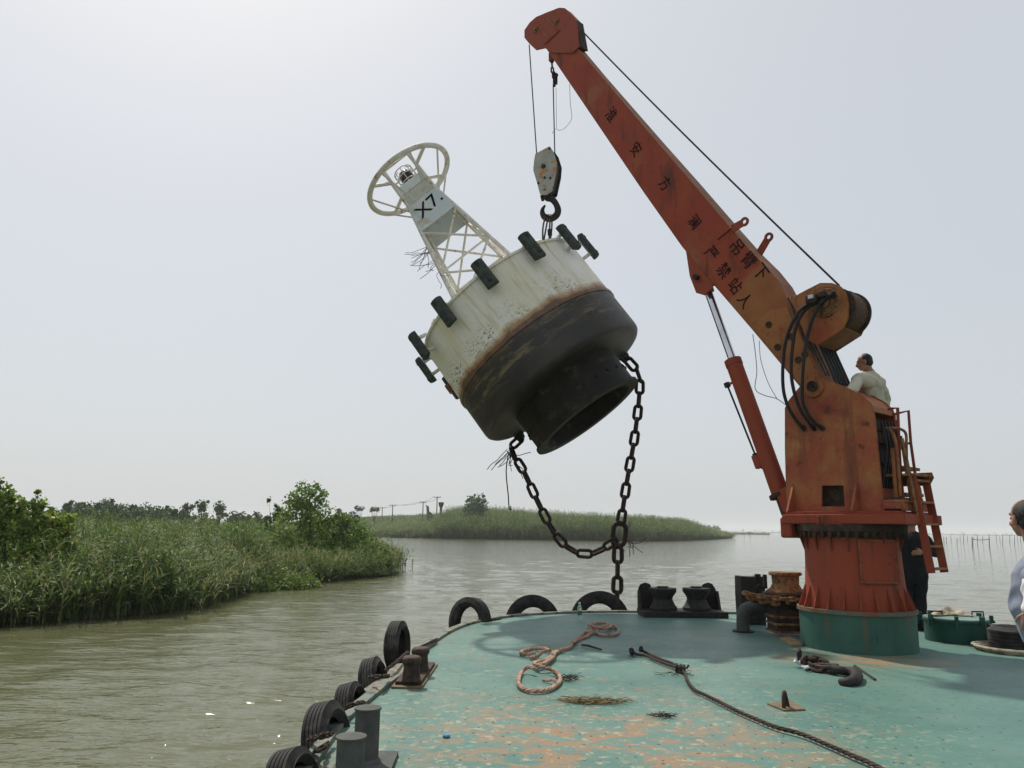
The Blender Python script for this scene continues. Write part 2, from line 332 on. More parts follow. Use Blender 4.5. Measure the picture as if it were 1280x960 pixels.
# ------------------------------------------------------------------ barge
EDGE = [G(345, 1010), G(388, 955), G(425, 905), G(470, 866), G(500, 843), G(522, 820), G(545, 800), G(570, 786), G(600, 777), G(640, 771), G(680, 768), G(760, 765.5), G(900, 767), G(1030, 770), G(1160, 777), G(1290, 791)]
edge = [Vector((-1.2, -4.5, 0)), Vector((-1.22, 1.5, 0))] + spline(EDGE[1:], 4)
edge += [Vector((8.8, 10.8, 0)), Vector((9.1, 8.5, 0)), Vector((9.1, -4.5, 0))]
barge = thing('work_barge', 'green decked steel work barge with rounded bow and worn, flaking paint', 'barge', (3.5, 5, WZ))
def deckmat():
    m = mat('worn_sea_green_deck_paint', (.088, .185, .158), (.066, .148, .130), .9, .38, .6, bump=.35, bscale=25, coords='Object', thr=(.4, .62))
    t = m.node_tree; b = t.nodes['Principled BSDF']; L = t.links.new
    cur = b.inputs['Base Color'].links[0].from_socket
    tc = t.nodes.new('ShaderNodeTexCoord'); o = tc.outputs['Object']
    def noise(scale, st=(1, 1, 1), detail=5, loc=(0, 0, 0), rough=.6, dist=0, rot=0):
        mp = t.nodes.new('ShaderNodeMapping'); mp.inputs['Scale'].default_value = st; mp.inputs['Location'].default_value = loc; mp.inputs['Rotation'].default_value = (0, 0, rot)
        L(o, mp.inputs['Vector']); n = t.nodes.new('ShaderNodeTexNoise'); n.inputs['Scale'].default_value = scale; n.inputs['Detail'].default_value = detail; n.inputs['Roughness'].default_value = rough; n.inputs['Distortion'].default_value = dist
        L(mp.outputs[0], n.inputs['Vector']); return n.outputs['Fac']
    def rng_(v, lo, hi, a=0, c=1):
        r = t.nodes.new('ShaderNodeMapRange'); r.inputs['From Min'].default_value = lo; r.inputs['From Max'].default_value = hi; r.inputs['To Min'].default_value = a; r.inputs['To Max'].default_value = c
        L(v, r.inputs['Value']); return r.outputs[0]
    def math_(op, a, b_):
        n = t.nodes.new('ShaderNodeMath'); n.operation = op
        for i, q in enumerate((a, b_)):
            if isinstance(q, (int, float)): n.inputs[i].default_value = q
            else: L(q, n.inputs[i])
        return n.outputs[0]
    def over(col, fac):
        nonlocal cur
        x = t.nodes.new('ShaderNodeMix'); x.data_type = 'RGBA'; x.inputs['B'].default_value = rgb(*col); L(fac, x.inputs['Factor']); L(cur, x.inputs['A']); cur = x.outputs['Result']
    # flaked area mask: the near middle and port side of the deck are worn, the starboard side less
    sp = t.nodes.new('ShaderNodeSeparateXYZ'); L(o, sp.inputs[0])
    wear = math_('MULTIPLY', rng_(sp.outputs['X'], -1.2, .4, 1, .0), rng_(sp.outputs['Y'], 9.2, 4.6, .15, 1))   # local x: world - 3.5
    # broad dusty/paler tone
    over((.145, .225, .19), rng_(noise(.7, loc=(3, 1, 0)), .45, .7, 0, .55))
    over((.16, .18, .12), math_('MULTIPLY', rng_(noise(.5, loc=(9, 4, 0)), .55, .7), .45))
    # pale worn primer flecks
    f = rng_(noise(9.0, (1, 1.2, 1), 4, rough=.6), .575, .61)
    f2 = rng_(noise(1.3, loc=(5, 5, 0)), .42, .58)
    over((.34, .32, .225), math_('MULTIPLY', math_('MULTIPLY', f, f2), math_('ADD', math_('MULTIPLY', wear, .40), .08)))
    # bare orange-tan patches
    g = rng_(noise(1.7, (1, 1.35, 1), 8, rough=.68, dist=.9, loc=(.6, 2.1, 0), rot=.5), .575, .605)
    over((.24, .17, .11), math_('MULTIPLY', math_('MULTIPLY', g, rng_(noise(11, detail=4), .36, .5, .45, 1)), math_('MULTIPLY', wear, .45)))
    g = rng_(noise(5.2, (1, 1.2, 1), 6, rough=.65, loc=(2, 7, 0)), .64, .67)
    over((.22, .135, .08), math_('MULTIPLY', g, math_('ADD', wear, .1)))
    # dried mud in the near middle
    mx_ = math_('SUBTRACT', sp.outputs['X'], -2.75); my_ = math_('SUBTRACT', sp.outputs['Y'], .75)
    md_ = math_('SQRT', math_('ADD', math_('MULTIPLY', math_('MULTIPLY', mx_, mx_), .75), math_('MULTIPLY', my_, my_)), 0)
    mudm = rng_(md_, 1.9, .5)
    over((.25, .165, .10), math_('MULTIPLY', mudm, math_('MULTIPLY', rng_(noise(1.9, (1, 1.5, 1), 9, rough=.72, dist=1.2, loc=(4, 3, 0), rot=.6), .495, .53), .9)))
    over((.36, .32, .22), math_('MULTIPLY', rng_(md_, 2.3, 1.0), math_('MULTIPLY', rng_(noise(12, (1, 1.1, 1), 3, rough=.7, loc=(8, 3, 0)), .595, .62), .7)))
    # rust wash round the crane foot
    dx = math_('SUBTRACT', sp.outputs['X'], 4.62 - 3.5 - .45); dy = math_('SUBTRACT', sp.outputs['Y'], 9.55 - 5)
    d = math_('SQRT', math_('ADD', math_('MULTIPLY', dx, dx), math_('MULTIPLY', math_('MULTIPLY', dy, dy), 2.6)), 0)
    over((.24, .17, .10), math_('MULTIPLY', rng_(d, 1.35, .75), rng_(noise(2.2, (1, 2.5, 1), loc=(4, 0, 0)), .42, .58, 0, .9)))
    # black specks
    def dots(stx, sty, rnd, rad, gate=None, rot=0):
        mp = t.nodes.new('ShaderNodeMapping'); mp.inputs['Scale'].default_value = (stx, sty, 1); mp.inputs['Rotation'].default_value = (0, 0, rot); L(o, mp.inputs['Vector'])
        v = t.nodes.new('ShaderNodeTexVoronoi'); v.voronoi_dimensions = '2D'; v.inputs['Scale'].default_value = 1; v.inputs['Randomness'].default_value = rnd; L(mp.outputs[0], v.inputs['Vector'])
        f_ = rng_(v.outputs['Distance'], rad, rad * .6)
        if gate: f_ = math_('MULTIPLY', f_, gate)
        over((.035, .045, .04), f_)
    dots(6.0, 3.2, .35, .058, rng_(noise(1.1, loc=(6, 6, 0)), .36, .44))
    dots(7.0, 6.0, 1, .05, rng_(noise(2.0, loc=(1, 8, 0)), .48, .54))
    dots(2.2, 2.0, 1, .035)
    L(cur, b.inputs['Base Color'])
    return m
M['deck'] = deckmat()
mb = MB(); mb.v = [tuple(p) for p in edge]; mb.f = [tuple(range(len(edge)))[::-1]]; mb.sm = [False]; mb.open = 1
o = mb.build('deck', M['deck'], barge)
bmm = bmesh.new(); bmm.from_mesh(o.data); bmesh.ops.recalc_face_normals(bmm, faces=bmm.faces)
if bmm.faces[:][0].normal.z < 0: bmesh.ops.reverse_faces(bmm, faces=bmm.faces)
bmesh.ops.triangulate(bmm, faces=bmm.faces); bmm.to_mesh(o.data); bmm.free()
mb = MB(); mb.open = 1
n = len(edge); lo = [Vector((p.x * .93 + .25, p.y * .95 - .1, WZ - .6)) for p in edge]; top = [p + Vector((0, 0, -.004)) for p in edge]
mb.add(top + lo, [(i, (i + 1) % n, (i + 1) % n + n, i + n) for i in range(n)])
mb.build('hull_side', M['hullside'], barge)
# raised flat bar along the deck edge
def bar_along(path, w_, h_, name, m, parent):
    mb = MB(); vs = []
    for i, p in enumerate(path):
        a = path[max(i - 1, 0)]; b = path[min(i + 1, len(path) - 1)]; t = (b - a).normalized(); nn = Vector((t.y, -t.x, 0))
        for (s_, z) in ((-.5, .003), (-.5, h_), (.5, h_), (.5, .003)): vs.append(p + nn * (w_ * s_) + Vector((0, 0, z)))
    k = len(path); fs = []
    for i in range(k - 1):
        for q in range(4): fs.append((i * 4 + q, i * 4 + (q + 1) % 4, i * 4 + 4 + (q + 1) % 4, i * 4 + 4 + q))
    fs += [(0, 1, 2, 3), tuple((k - 1) * 4 + q for q in (3, 2, 1, 0))]
    mb.add(vs, fs); return mb.build(name, m, parent)
bar_along(edge[1:-2], .10, .035, 'gunwale_bar', M['edge'], barge)
# rubbing beam outside the gunwale on the port side (pale worn steel seen beside the bollards)
pathb = [p + Vector((-.13, .05, -.16)) for p in edge[1:18]]
bar_along(pathb, .16, .12, 'rubbing_beam', M['edge'], barge)

# ------------------------------------------------------------------ crane
CR = Vector((4.62, 10.5, 0))
hd = Vector((-.655, .755, 0)).normalized(); nl = Vector((-hd.y, hd.x, 0))   # heading of the boom; side towards the camera
if nl.dot(CR) > 0: nl = -nl
UP = Vector((0, 0, 1))
def cp(x, y, w_=0.0): return PL(x, y, CR + nl * w_, nl)
def cl(u, w_, z): return CR + hd * u + nl * w_ + UP * z
crane = thing('deck_crane', 'red and orange knuckle deck crane lifting the buoy over the bow', 'crane', CR)
ZB = .46
mb = MB(); mb.lathe([(0.0, .001), (.715, .001), (.715, ZB), (.6, ZB)], 64, Matrix.Translation(CR)); mb.build('base_ring', M['green'], crane)
mb = MB(); mb.lathe([(.5, ZB + .002), (.74, ZB + .002), (.74, ZB + .05), (.5, ZB + .05)], 64, Matrix.Translation(CR)); mb.build('base_flange', M['flange'], crane)
mb = MB(); mb.lathe([(.635, ZB + .051), (.60, 1.10), (.595, 1.52), (.60, 1.6)], 64, Matrix.Translation(CR)); ped = mb.build('pedestal', M['red'], crane)
gm = None
for k in range(22):
    a = 2 * PI * k / 22 + .1
    if gm is None:
        mb = MB(local=True); mb.prism([(.58, -.008, ZB + .052), (.725, -.008, ZB + .052), (.61, -.008, .82)], (0, .016, 0)); gm = mb.mesh('gusset', M['red'])
    putmesh('gusset', gm, ped, Matrix.Rotation(a, 4, 'Z'))
# access panel on the pedestal
toc = math.atan2(-CR.y, -CR.x)
mb = MB(); a0 = toc + R_(8); a1 = toc + R_(56)
mb.lathe([(.58, .86), (.645, .86), (.632, 1.39), (.58, 1.39)], 16, Matrix.Translation(CR), a0=a0, a1=a1, smooth=True)
ap = mb.build('access_panel', M['red'], ped)
def pcirc(a, z, r): return CR + Vector((r * math.cos(a), r * math.sin(a), z))
mb = MB(); mb.tube([pcirc(a0 + (a1 - a0) * i / 10, .86, .648) for i in range(11)] + [pcirc(a1 - (a1 - a0) * i / 10, 1.39, .635) for i in range(11)], .009, 6, closed=True); mb.build('panel_rim', M['brown'], ap)
bm_ = MB(local=True); bm_.lathe([(0, .012), (.009, .012), (.014, 0)], 8); boltm = bm_.mesh('bolt', M['flange'])
def bolts(pts, parent, nrm_of):
    for p in pts:
        nn = nrm_of(p); q = nn.to_track_quat('Z', 'Y').to_matrix().to_4x4()
        putmesh('bolt', boltm, parent, wm(parent).inverted() @ Matrix.Translation(p) @ q)
pts = []
for i in range(4):
    for z in (.90, 1.35):
        a = a0 + (a1 - a0) * (.06 + .88 * i / 3); r = .645 - .013 * (z - .86) / .53; pts.append(CR + Vector((r * math.cos(a), r * math.sin(a), z)))
for i in range(3):
    for a in (a0 + .05 * .84, a1 - .05 * .84):
        z = 1.0 + .12 * i; r = .645 - .013 * (z - .86) / .53; pts.append(CR + Vector((r * math.cos(a), r * math.sin(a), z)))
bolts(pts, ap, lambda p: Vector((p.x - CR.x, p.y - CR.y, 0)).normalized())
# slewing bearing
mb = MB(); mb.lathe([(.60, 1.42), (.70, 1.50), (.70, 1.585), (.5, 1.585)], 64, Matrix.Translation(CR)); sb = mb.build('slewing_bearing', M['darkrust'], crane)
bm2 = MB(local=True); bm2.lathe([(0, -.075), (.022, -.075), (.022, 0)], 6); bm2.lathe([(0, -.105), (.013, -.105), (.013, -.07)], 6); nutm = bm2.mesh('nut', M['darkrust'])
for k in range(40):
    a = 2 * PI * k / 40; putmesh('nut', nutm, sb, Matrix.Translation((.67 * math.cos(a), .67 * math.sin(a), 1.505)))
tri = MB(local=True); tri.prism([(.59, -.008, 1.43), (.68, -.008, 1.49), (.60, -.008, 1.24)], (0, .016, 0)); trm = tri.mesh('bearing_gusset', M['red'])
for k in range(18): putmesh('bearing_gusset', trm, sb, Matrix.Rotation(2 * PI * k / 18 + .05, 4, 'Z'))
# turntable plate (square-ish frame turning with the boom)
def slab(mb, u0, u1, w0, w1, z0, z1): 
    mb.prism([cl(u0, w0, z0), cl(u1, w0, z0), cl(u1, w1, z0), cl(u0, w1, z0)], (0, 0, z1 - z0)); return mb
uTL = (cp(977, 645, .58) - CR).dot(hd); uTR = (cp(1131, 645, .58) - CR).dot(hd)
slab(MB(), uTR, uTL, -.58, .58, 1.59, 1.715).build('turntable', M['red'], crane, .01)
slab(MB(), uTR + .12, uTL - .02, -.50, .50, 1.716, 1.755).build('turret_foot_plate', M['red'], crane, .005)
# slew drive lump at the fore side
mb = slab(MB(), uTL - .12, uTL + .05, -.2, .56, 1.40, 1.68); mb.build('slew_bracket', M['red'], crane, .03)
slab(MB(), .12, .155, .585, .62, 1.40, 1.69).build('grease_bracket', M['red'], crane, .008)
# turret side plates
TW = .34
tp = [(983, 637), (981, 560), (981, 510), (986, 500), (999, 484), (1006, 474), (1018, 469), (1030, 473), (1058, 484), (1080, 496), (1089, 505), (1093, 520), (1098, 570), (1105, 637)]
near = [cp(x, y, TW) for x, y in tp]; near[0].z = near[-1].z = 1.757
def holed_plate(outer, hole, vec):
    """plate with one rectangular hole, as pieces cut from the outline"""
    bm = bmesh.new(); vs = [bm.verts.new(p) for p in outer]; hs = [bm.verts.new(p) for p in hole]
    es = [bm.edges.new((vs[i], vs[(i + 1) % len(vs)])) for i in range(len(vs))] + [bm.edges.new((hs[i], hs[(i + 1) % len(hs)])) for i in range(len(hs))]
    bmesh.ops.triangle_fill(bm, edges=es, use_beauty=True, use_dissolve=False)
    r = bmesh.ops.extrude_face_region(bm, geom=bm.faces[:])
    bmesh.ops.translate(bm, verts=[g for g in r['geom'] if isinstance(g, bmesh.types.BMVert)], vec=vec)
    bmesh.ops.recalc_face_normals(bm, faces=bm.faces)
    mb = MB(); bm.verts.index_update(); mb.add([v.co.copy() for v in bm.verts], [tuple(v.index for v in f.verts) for f in bm.faces]); bm.free(); return mb
hole = [cp(x, y, TW) for x, y in [(1027, 633), (1027, 607), (1054, 607), (1056, 633)]]
sp1 = holed_plate(near, hole, nl * -.03).build('turret_side_plate', M['turret'], crane)
hole2 = [PL(x, y, CR - nl * (TW - .03), nl) for x, y in [(1046, 632), (1046, 608), (1060, 608), (1060, 632)]]
sp2 = holed_plate([p - nl * (2 * TW - .03) for p in near], hole2, nl * -.03).build('turret_side_plate', M['turret'], crane)
# back plate of the turret with the valve recess (between side plates, on the rear face)
def uz(x, y, w_=TW): p = cp(x, y, w_); return (p - CR).dot(hd), p.z
ub = [uz(*q) for q in [(1105, 637), (1098, 570), (1093, 520), (1089, 505), (1080, 496), (1058, 484), (1034, 474)]]
def strip(uzl, w0, w1, th, name, m, parent):
    mb = MB(); k = len(uzl)
    vs = [cl(u - .0, w0, z) for u, z in uzl] + [cl(u, w1, z) for u, z in uzl]
    # inner offset
    inn = []
    for i, (u, z) in enumerate(uzl):
        a = uzl[max(i - 1, 0)]; b = uzl[min(i + 1, k - 1)]; t = Vector((b[0] - a[0], b[1] - a[1])).normalized(); nn = Vector((t.y, -t.x)); 
        if nn.dot(Vector((0, 2.4)) - Vector((u, z))) < 0: nn = -nn
        inn.append((u + nn.x * th, z + nn.y * th))
    vs += [cl(u, w0, z) for u, z in inn] + [cl(u, w1, z) for u, z in inn]
    fs = []
    for i in range(k - 1):
        fs += [(i, i + 1, i + 1 + k, i + k), (i + 2 * k, i + 3 * k, i + 1 + 3 * k, i + 1 + 2 * k), (i, i + 2 * k, i + 1 + 2 * k, i + 1), (i + k, i + 1 + k, i + 1 + 3 * k, i + 3 * k)]
    fs += [(0, k, 3 * k, 2 * k), (k - 1, 3 * k - 1, 4 * k - 1, 2 * k - 1)]
    return mb.add(vs, fs).build(name, m, parent)
W0, W1 = TW - .031, -TW + .0
zlo = 2.05; zhi = 3.05
def lerp_u(z):
    for (u0, z0), (u1, z1) in zip(ub, ub[1:]):
        if z0 <= z <= z1: return u0 + (u1 - u0) * (z - z0) / (z1 - z0 + 1e-9)
    return ub[0][0]
strip([(ub[0][0] + .01, 1.757), (lerp_u(zlo) + .01, zlo)], W0, W1 + .03, .025, 'back_plate', M['red'], crane)
strip([(lerp_u(zhi) + .01, zhi)] + [(u + .01, z - .01) for u, z in ub if z > zhi + .05], W0, W1 + .03, .025, 'top_plate', M['turret'], crane)
# valve block in the recess
vb = MB(); uv = lerp_u(2.5)
slab(vb, uv + .12, uv + .3, -.30, .30, zlo, 3.0); v0 = vb.build('valve_block', M['black'], crane, .01)
mv = MB()
for i in range(6):
    w_ = .24 - i * .085
    for z in (2.2, 2.45, 2.72, 2.88):
        slab(mv, uv + .03, uv + .119, w_ - .03, w_ + .03, z - .07, z + .07)
        mv.build('valve_spool', M['darkrust'], v0); mv = MB()
mp = MB()
for i in range(5):
    w_ = .22 - i * .1; mp.tube([cl(uv + .02, w_, 2.05), cl(uv - .02, w_, 2.3), cl(uv - .05, w_ - .05, 2.6), cl(uv + .0, w_ - .05, 2.95)], .014, 6)
mp.build('valve_pipes', M['hose'], v0)
slab(MB(), -.10, .30, -.22, .2, 1.757, 2.2).build('turret_dark_filler', M['darkrust'], crane, .03)  # dark box added inside the turret so its side window reads as shaded
# gussets at foot of near plate
for ug in (.60, -.30):
    a = cl(ug, TW + .001, 1.757); mb = MB(); mb.prism([a, a + nl * .20, a + UP * .38], hd * .03); mb.build('foot_gusset', M['turret'], sp1)
# boss and pin at the boom foot
pv = cp(1017.5, 483.5, TW)
ax = nl
mb = MB(); mb.cyl(pv + nl * .002, pv + nl * .035, .155, .15, 36); mb.build('pivot_boss', M['orange'], sp1)
mb = MB(); mb.cyl(pv + nl * -.65, pv + nl * .075, .075, .075, 24); mb.box(pv + nl * .06 + UP * .0, (.1, .1, .03), basis(hd, UP, nl)); mb.build('pivot_pin', M['darkrust'], sp1)
# boom
BWID = .21
bp_ = [(682, 60), (724, 122), (804, 240), (852, 308), (884, 347), (939, 411), (1000, 484), (1016, 500), (1034, 486), (1029, 473), (1003, 420), (984, 373), (973, 352), (957, 332), (935, 310), (909, 280), (860, 222), (815, 170), (747, 90), (704, 38)]
side = [cp(x, y, BWID) for x, y in bp_]
def bthick(p):
    d = (p - side[13]).length if p.z > side[13].z else 0
    return 2 * BWID * (1 - .42 * min(d / 6.5, 1))
mb = MB(); k = len(side); mb.add(side + [p - nl * bthick(p) for p in side], [tuple(range(k)), tuple(range(2 * k - 1, k - 1, -1))] + [(i, i + k, (i + 1) % k + k, (i + 1) % k) for i in range(k)])
boom = mb.build('boom', [M['boom'], M['orange'], M['brown']], crane, .012)
# lower section of the boom is the orange repaint; the top strake is brown
def uzv(v): return ((v - CR).dot(hd), v.z)
for p in boom.data.polygons:
    c = boom.matrix_world @ p.center if False else (WM[crane.name] @ p.center)
    nrm = p.normal
    if nrm.dot(UP) > .2 and abs(nrm.dot(nl)) < .5: p.material_index = 2
# paint zones in the boom material by position along the boom
def zone(m, other, p0, p1, width, cr=None):
    t = m.node_tree; b = t.nodes['Principled BSDF']; L = t.links.new; cur = b.inputs['Base Color'].links[0].from_socket
    tc = t.nodes.new('ShaderNodeTexCoord'); d = (p1 - p0).normalized()
    vm = t.nodes.new('ShaderNodeVectorMath'); vm.operation = 'DOT_PRODUCT'; vm.inputs[1].default_value = d; L(tc.outputs['Object'], vm.inputs[0])
    n = t.nodes.new('ShaderNodeTexNoise'); n.inputs['Scale'].default_value = 1.3; n.inputs['Detail'].default_value = 4; L(tc.outputs['Object'], n.inputs['Vector'])
    ma = t.nodes.new('ShaderNodeMath'); ma.operation = 'MULTIPLY_ADD'; ma.inputs[1].default_value = 2.2; L(n.outputs['Fac'], ma.inputs[0]); L(vm.outputs['Value'], ma.inputs[2])
    r = t.nodes.new('ShaderNodeMapRange'); c0 = p0.dot(d) + 1.1; r.inputs['From Min'].default_value = c0 - width; r.inputs['From Max'].default_value = c0 + width; L(ma.outputs[0], r.inputs['Value'])
    n3 = t.nodes.new('ShaderNodeTexNoise'); n3.inputs['Scale'].default_value = 3; n3.inputs['Detail'].default_value = 6; L(tc.outputs['Object'], n3.inputs['Vector'])
    r3 = t.nodes.new('ShaderNodeMapRange'); r3.inputs['From Min'].default_value = .35; r3.inputs['From Max'].default_value = .7; L(n3.outputs['Fac'], r3.inputs['Value'])
    y = t.nodes.new('ShaderNodeMix'); y.data_type = 'RGBA'; y.inputs['A'].default_value = rgb(*other[0]); y.inputs['B'].default_value = rgb(*other[1]); L(r3.outputs[0], y.inputs['Factor'])
    x = t.nodes.new('ShaderNodeMix'); x.data_type = 'RGBA'; L(r.outputs[0], x.inputs['Factor']); L(cur, x.inputs['A']); L(y.outputs['Result'], x.inputs['B']); L(x.outputs['Result'], b.inputs['Base Color'])
zone(M['boom'], ((.31, .125, .042), (.25, .08, .032)), cp(925, 355, BWID) - CR, cp(965, 395, BWID) - CR, .12)
# doubler plate at the lower boom with hole plugs
dp = [cp(x, y, BWID + .012) for x, y in [(940, 406), (962, 386), (984, 383), (1003, 424), (1024, 470), (1010, 489), (1000, 481)]]
mb = MB(); mb.prism(dp, nl * -.011); dbl = mb.build('doubler_plate', M['orange'], boom)
for (x, y) in [(961, 406), (972, 434), (998, 450), (989, 421), (1006, 443)]:
    p = cp(x, y, BWID + .013); mb = MB(); mb.lathe([(.0, .004), (.03, .004), (.034, .014), (.05, .014), (.052, 0)], 20, Matrix.Translation(p) @ nl.to_track_quat('Z', 'Y').to_matrix().to_4x4()); mb.build('plug', M['darkrust'], dbl)
# edge ribs where the top plate joins, lifting lugs
for (q0, q1) in (((916, 287), (930, 279)), ((936, 309), (946, 292))):
    a = cp(*q0, BWID); b = cp(*q1, BWID); d = (b - a).normalized(); e = d.cross(nl)
    w0_ = BWID + .02 if q0[0] < 930 else -.12
    a = a - nl * (BWID - w0_); b = b - nl * (BWID - w0_)
    if w0_ < 0: a = a - d * .05
    mb = MB(); ring = circle(b, .065, nl, 16)
    poly = [a - e * .07, a + e * .07] ; 
    mb.prism([a - e * .065, b - e * .06, b + e * .06, a + e * .065], nl * .022)
    mb2 = []
    vs = circle(b + d * .03, .075, nl, 20); vi = circle(b + d * .03, .035, nl, 20)
    k = len(vs); mb.add(vs + vi + [v + nl * .024 for v in vs] + [v + nl * .024 for v in vi], [(i, (i + 1) % k, (i + 1) % k + k, i + k) for i in range(k)] + [(i + 2 * k, i + 3 * k, (i + 1) % k + 3 * k, (i + 1) % k + 2 * k) for i in range(k)] + [(i, i + 2 * k, (i + 1) % k + 2 * k, (i + 1) % k) for i in range(k)] + [(i + k, (i + 1) % k + k, (i + 1) % k + 3 * k, i + 3 * k) for i in range(k)])
    mb.build('lifting_lug', M['red'], boom)
a = cp(897, 299, BWID + .012); b = cp(918, 281, BWID + .012); mb = MB(); mb.tube([a, b], .014, 6); mb.build('weld_bar', M['boom'], boom)
# bracket for the cylinder eye under the boom
for w_ in (.20, -.17):
    pl = [cp(x, y, w_) for x, y in [(856, 305), (892, 352), (889, 362), (880, 369), (870, 366), (862, 345)]]
    mb = MB(); mb.prism(pl, nl * -.03); mb.build('cylinder_bracket', M['red'], boom, .004)
# boom head
hp = [(655.4, 37.5), (662, 28), (670, 21), (684, 15), (699, 9.4), (706, 10), (712, 16), (720.5, 25), (727, 59), (722, 61), (700, 37), (681, 60), (670, 62.5), (661, 54), (655.4, 47)]
hp2 = [(655.4, 37.5), (662, 28), (670, 21), (684, 15), (699, 9.4), (706, 10), (712, 16), (720.5, 25), (724, 58), (716, 66), (690, 66), (681, 60), (670, 62.5), (661, 54), (655.4, 47)]
HT = .22
for w_ in (BWID + .03, BWID + .03 - HT):
    mb = MB(); mb.prism([cp(x, y, w_) if w_ > 0 else cp(x, y, BWID + .03) + nl * (w_ - BWID - .03) for x, y in hp2], nl * -.026)
    hpl = mb.build('head_plate', M['red'], boom, .004)
    if w_ > 0: head = hpl
q = [cp(x, y, BWID + .003) for x, y in [(721, 25), (727, 59), (722, 60), (716, 26)]]
mb = MB(); mb.prism(q, nl * (-HT + .028)); mb.build('head_back_plate', M['darkrust'], boom)
q = [cp(x, y, BWID + .003) for x, y in [(699, 9.6), (706, 10.5), (720, 25), (717, 27), (704, 13), (698, 12)]]
mb = MB(); mb.prism(q, nl * (-HT + .028)); mb.build('head_top_plate', M['brown'], boom)
q = [cp(x, y, BWID + .003) for x, y in [(655.6, 38), (670, 21.6), (697, 10), (698, 13), (672, 25), (659, 40)]]
mb = MB(); mb.prism(q, nl * (-HT + .028)); mb.build('head_front_plate', M['red'], boom)
for (a, b) in (((670, 28), (686, 48)), ((683, 22), (696, 37)), ((681, 55), (700, 37.5))):
    mb = MB(); mb.tube([cp(*a, BWID + .04), cp(*b, BWID + .04)], .013, 6); mb.build('stiffener', M['orange'] if a != (681, 55) else M['red'], head)
sheaves = []
for (x, y) in ((669.5, 37), (695.5, 27)):
    c = cp(x, y, 0.0) ; cs = cp(x, y, BWID + .03)
    mb = MB(); mb.lathe([(.03, -.04), (.2, -.04), (.2, -.03), (.16, 0), (.2, .03), (.2, .04), (.03, .04)], 28, Matrix.Translation(cs - nl * (HT / 2)) @ nl.to_track_quat('Z', 'Y').to_matrix().to_4x4()); mb.build('sheave', M['darkrust'], boom)
    mb = MB(); mb.cyl(cs - nl * (HT + .04), cs + nl * .04, .035, n=16); mb.cyl(cs + nl * .004, cs + nl * .016, .075, n=20); mb.build('sheave_pin', M['rust'], boom)
# lettering stencilled on the boom side
font = bpy.data.fonts.load('<builtin>') if '<builtin>' in bpy.data.fonts else None
def text_mesh(s, size):
    cu = bpy.data.curves.new('lettering', 'FONT'); cu.body = s; cu.size = size; cu.align_x = 'CENTER'; cu.align_y = 'CENTER'; cu.extrude = .0015; cu.offset = .005 * size
    ob = bpy.data.objects.new('lettering_tmp', cu); COL.objects.link(ob)
    dg = bpy.context.evaluated_depsgraph_get(); dg.update()
    me = bpy.data.meshes.new_from_object(ob.evaluated_get(dg), depsgraph=dg)
    bpy.data.objects.remove(ob); return me
bdir = (cp(880, 330, BWID) - cp(760, 150, BWID)).normalized()     # tip to base
bup = nl.cross(bdir).normalized()
if bup.z < 0: bup = -bup
bdir = bup.cross(nl).normalized()
def paint_char(ch, x, y, px, off, name='painted_character', parent=None, slant=0):
    p = cp(x, y, BWID + off); sz = px / FPX * (p - cO).length * 1.0
    me = text_mesh(ch, sz); me.materials.clear(); me.materials.append(M['letter'])
    bb = [v.co for v in me.vertices]; cx = (min(v.x for v in bb) + max(v.x for v in bb)) / 2; cy = (min(v.y for v in bb) + max(v.y for v in bb)) / 2
    for v in me.vertices: v.co.x -= cx; v.co.y -= cy
    rot = basis(bdir, bup, nl).to_4x4() @ Matrix.Rotation(slant, 4, 'Z')
    putmesh(name, me, parent or boom, wm(boom).inverted() @ Matrix.Translation(p) @ rot)
for ch, x, y in (('淮', 764, 143), ('安', 795, 186), ('方', 831, 229), ('澜', 868, 277)): paint_char(ch, x, y, 17.5, .004)
for ch, x, y in (('吊', 921, 309), ('臂', 936, 325), ('下', 951, 340)): paint_char(ch, x, y, 20, .004)
for ch, x, y in (('严', 889, 317), ('禁', 905, 338), ('站', 919, 357), ('人', 931, 375)): paint_char(ch, x, y, 19, .004)
# hydraulic luffing cylinder
cyt = cp(880, 350, 0.02); cyb = cp(984.5, 642, 0.02); cyd = (cyb - cyt).normalized(); CL = (cyb - cyt).length
tj = .375
cyl = MB(); j = cyt + cyd * CL * tj; e = cyt + cyd * CL * .925
cyl.lathe([(.0, 0), (.135, 0), (.135, .10), (.127, .102), (.127, (e - j).length), (.0, (e - j).length)], 32, Matrix.Translation(j) @ cyd.to_track_quat('Z', 'Y').to_matrix().to_4x4())
cb = cyl.build('cylinder_barrel', M['red'], crane)
mb = MB(); mb.cyl(e, e + cyd * .05, .17, n=28); mb.cyl(e + cyd * .05, cyb, .09, n=20); mb.build('barrel_foot', M['darkrust'], cb)
mb = MB(); mb.cyl(cyt + cyd * .12, j, .066, n=24); mb.build('piston_rod', M['chrome'], crane)
mb = MB(); mb.cyl(cyt - nl * .1, cyt + nl * .1, .11, n=20); mb.cyl(cyt + cyd * .02, cyt + cyd * .24, .10, n=20); mb.build('rod_eye', M['red'], crane)
mb = MB(); mb.cyl(cyt - nl * .28, cyt + nl * .26, .045, n=16); mb.build('rod_pin', M['darkrust'], crane)
side_v = cyd.cross(nl).normalized()
if side_v.dot(cR) > 0: side_v = -side_v
a = cp(909, 481, .02); b = cp(945, 571, .02)
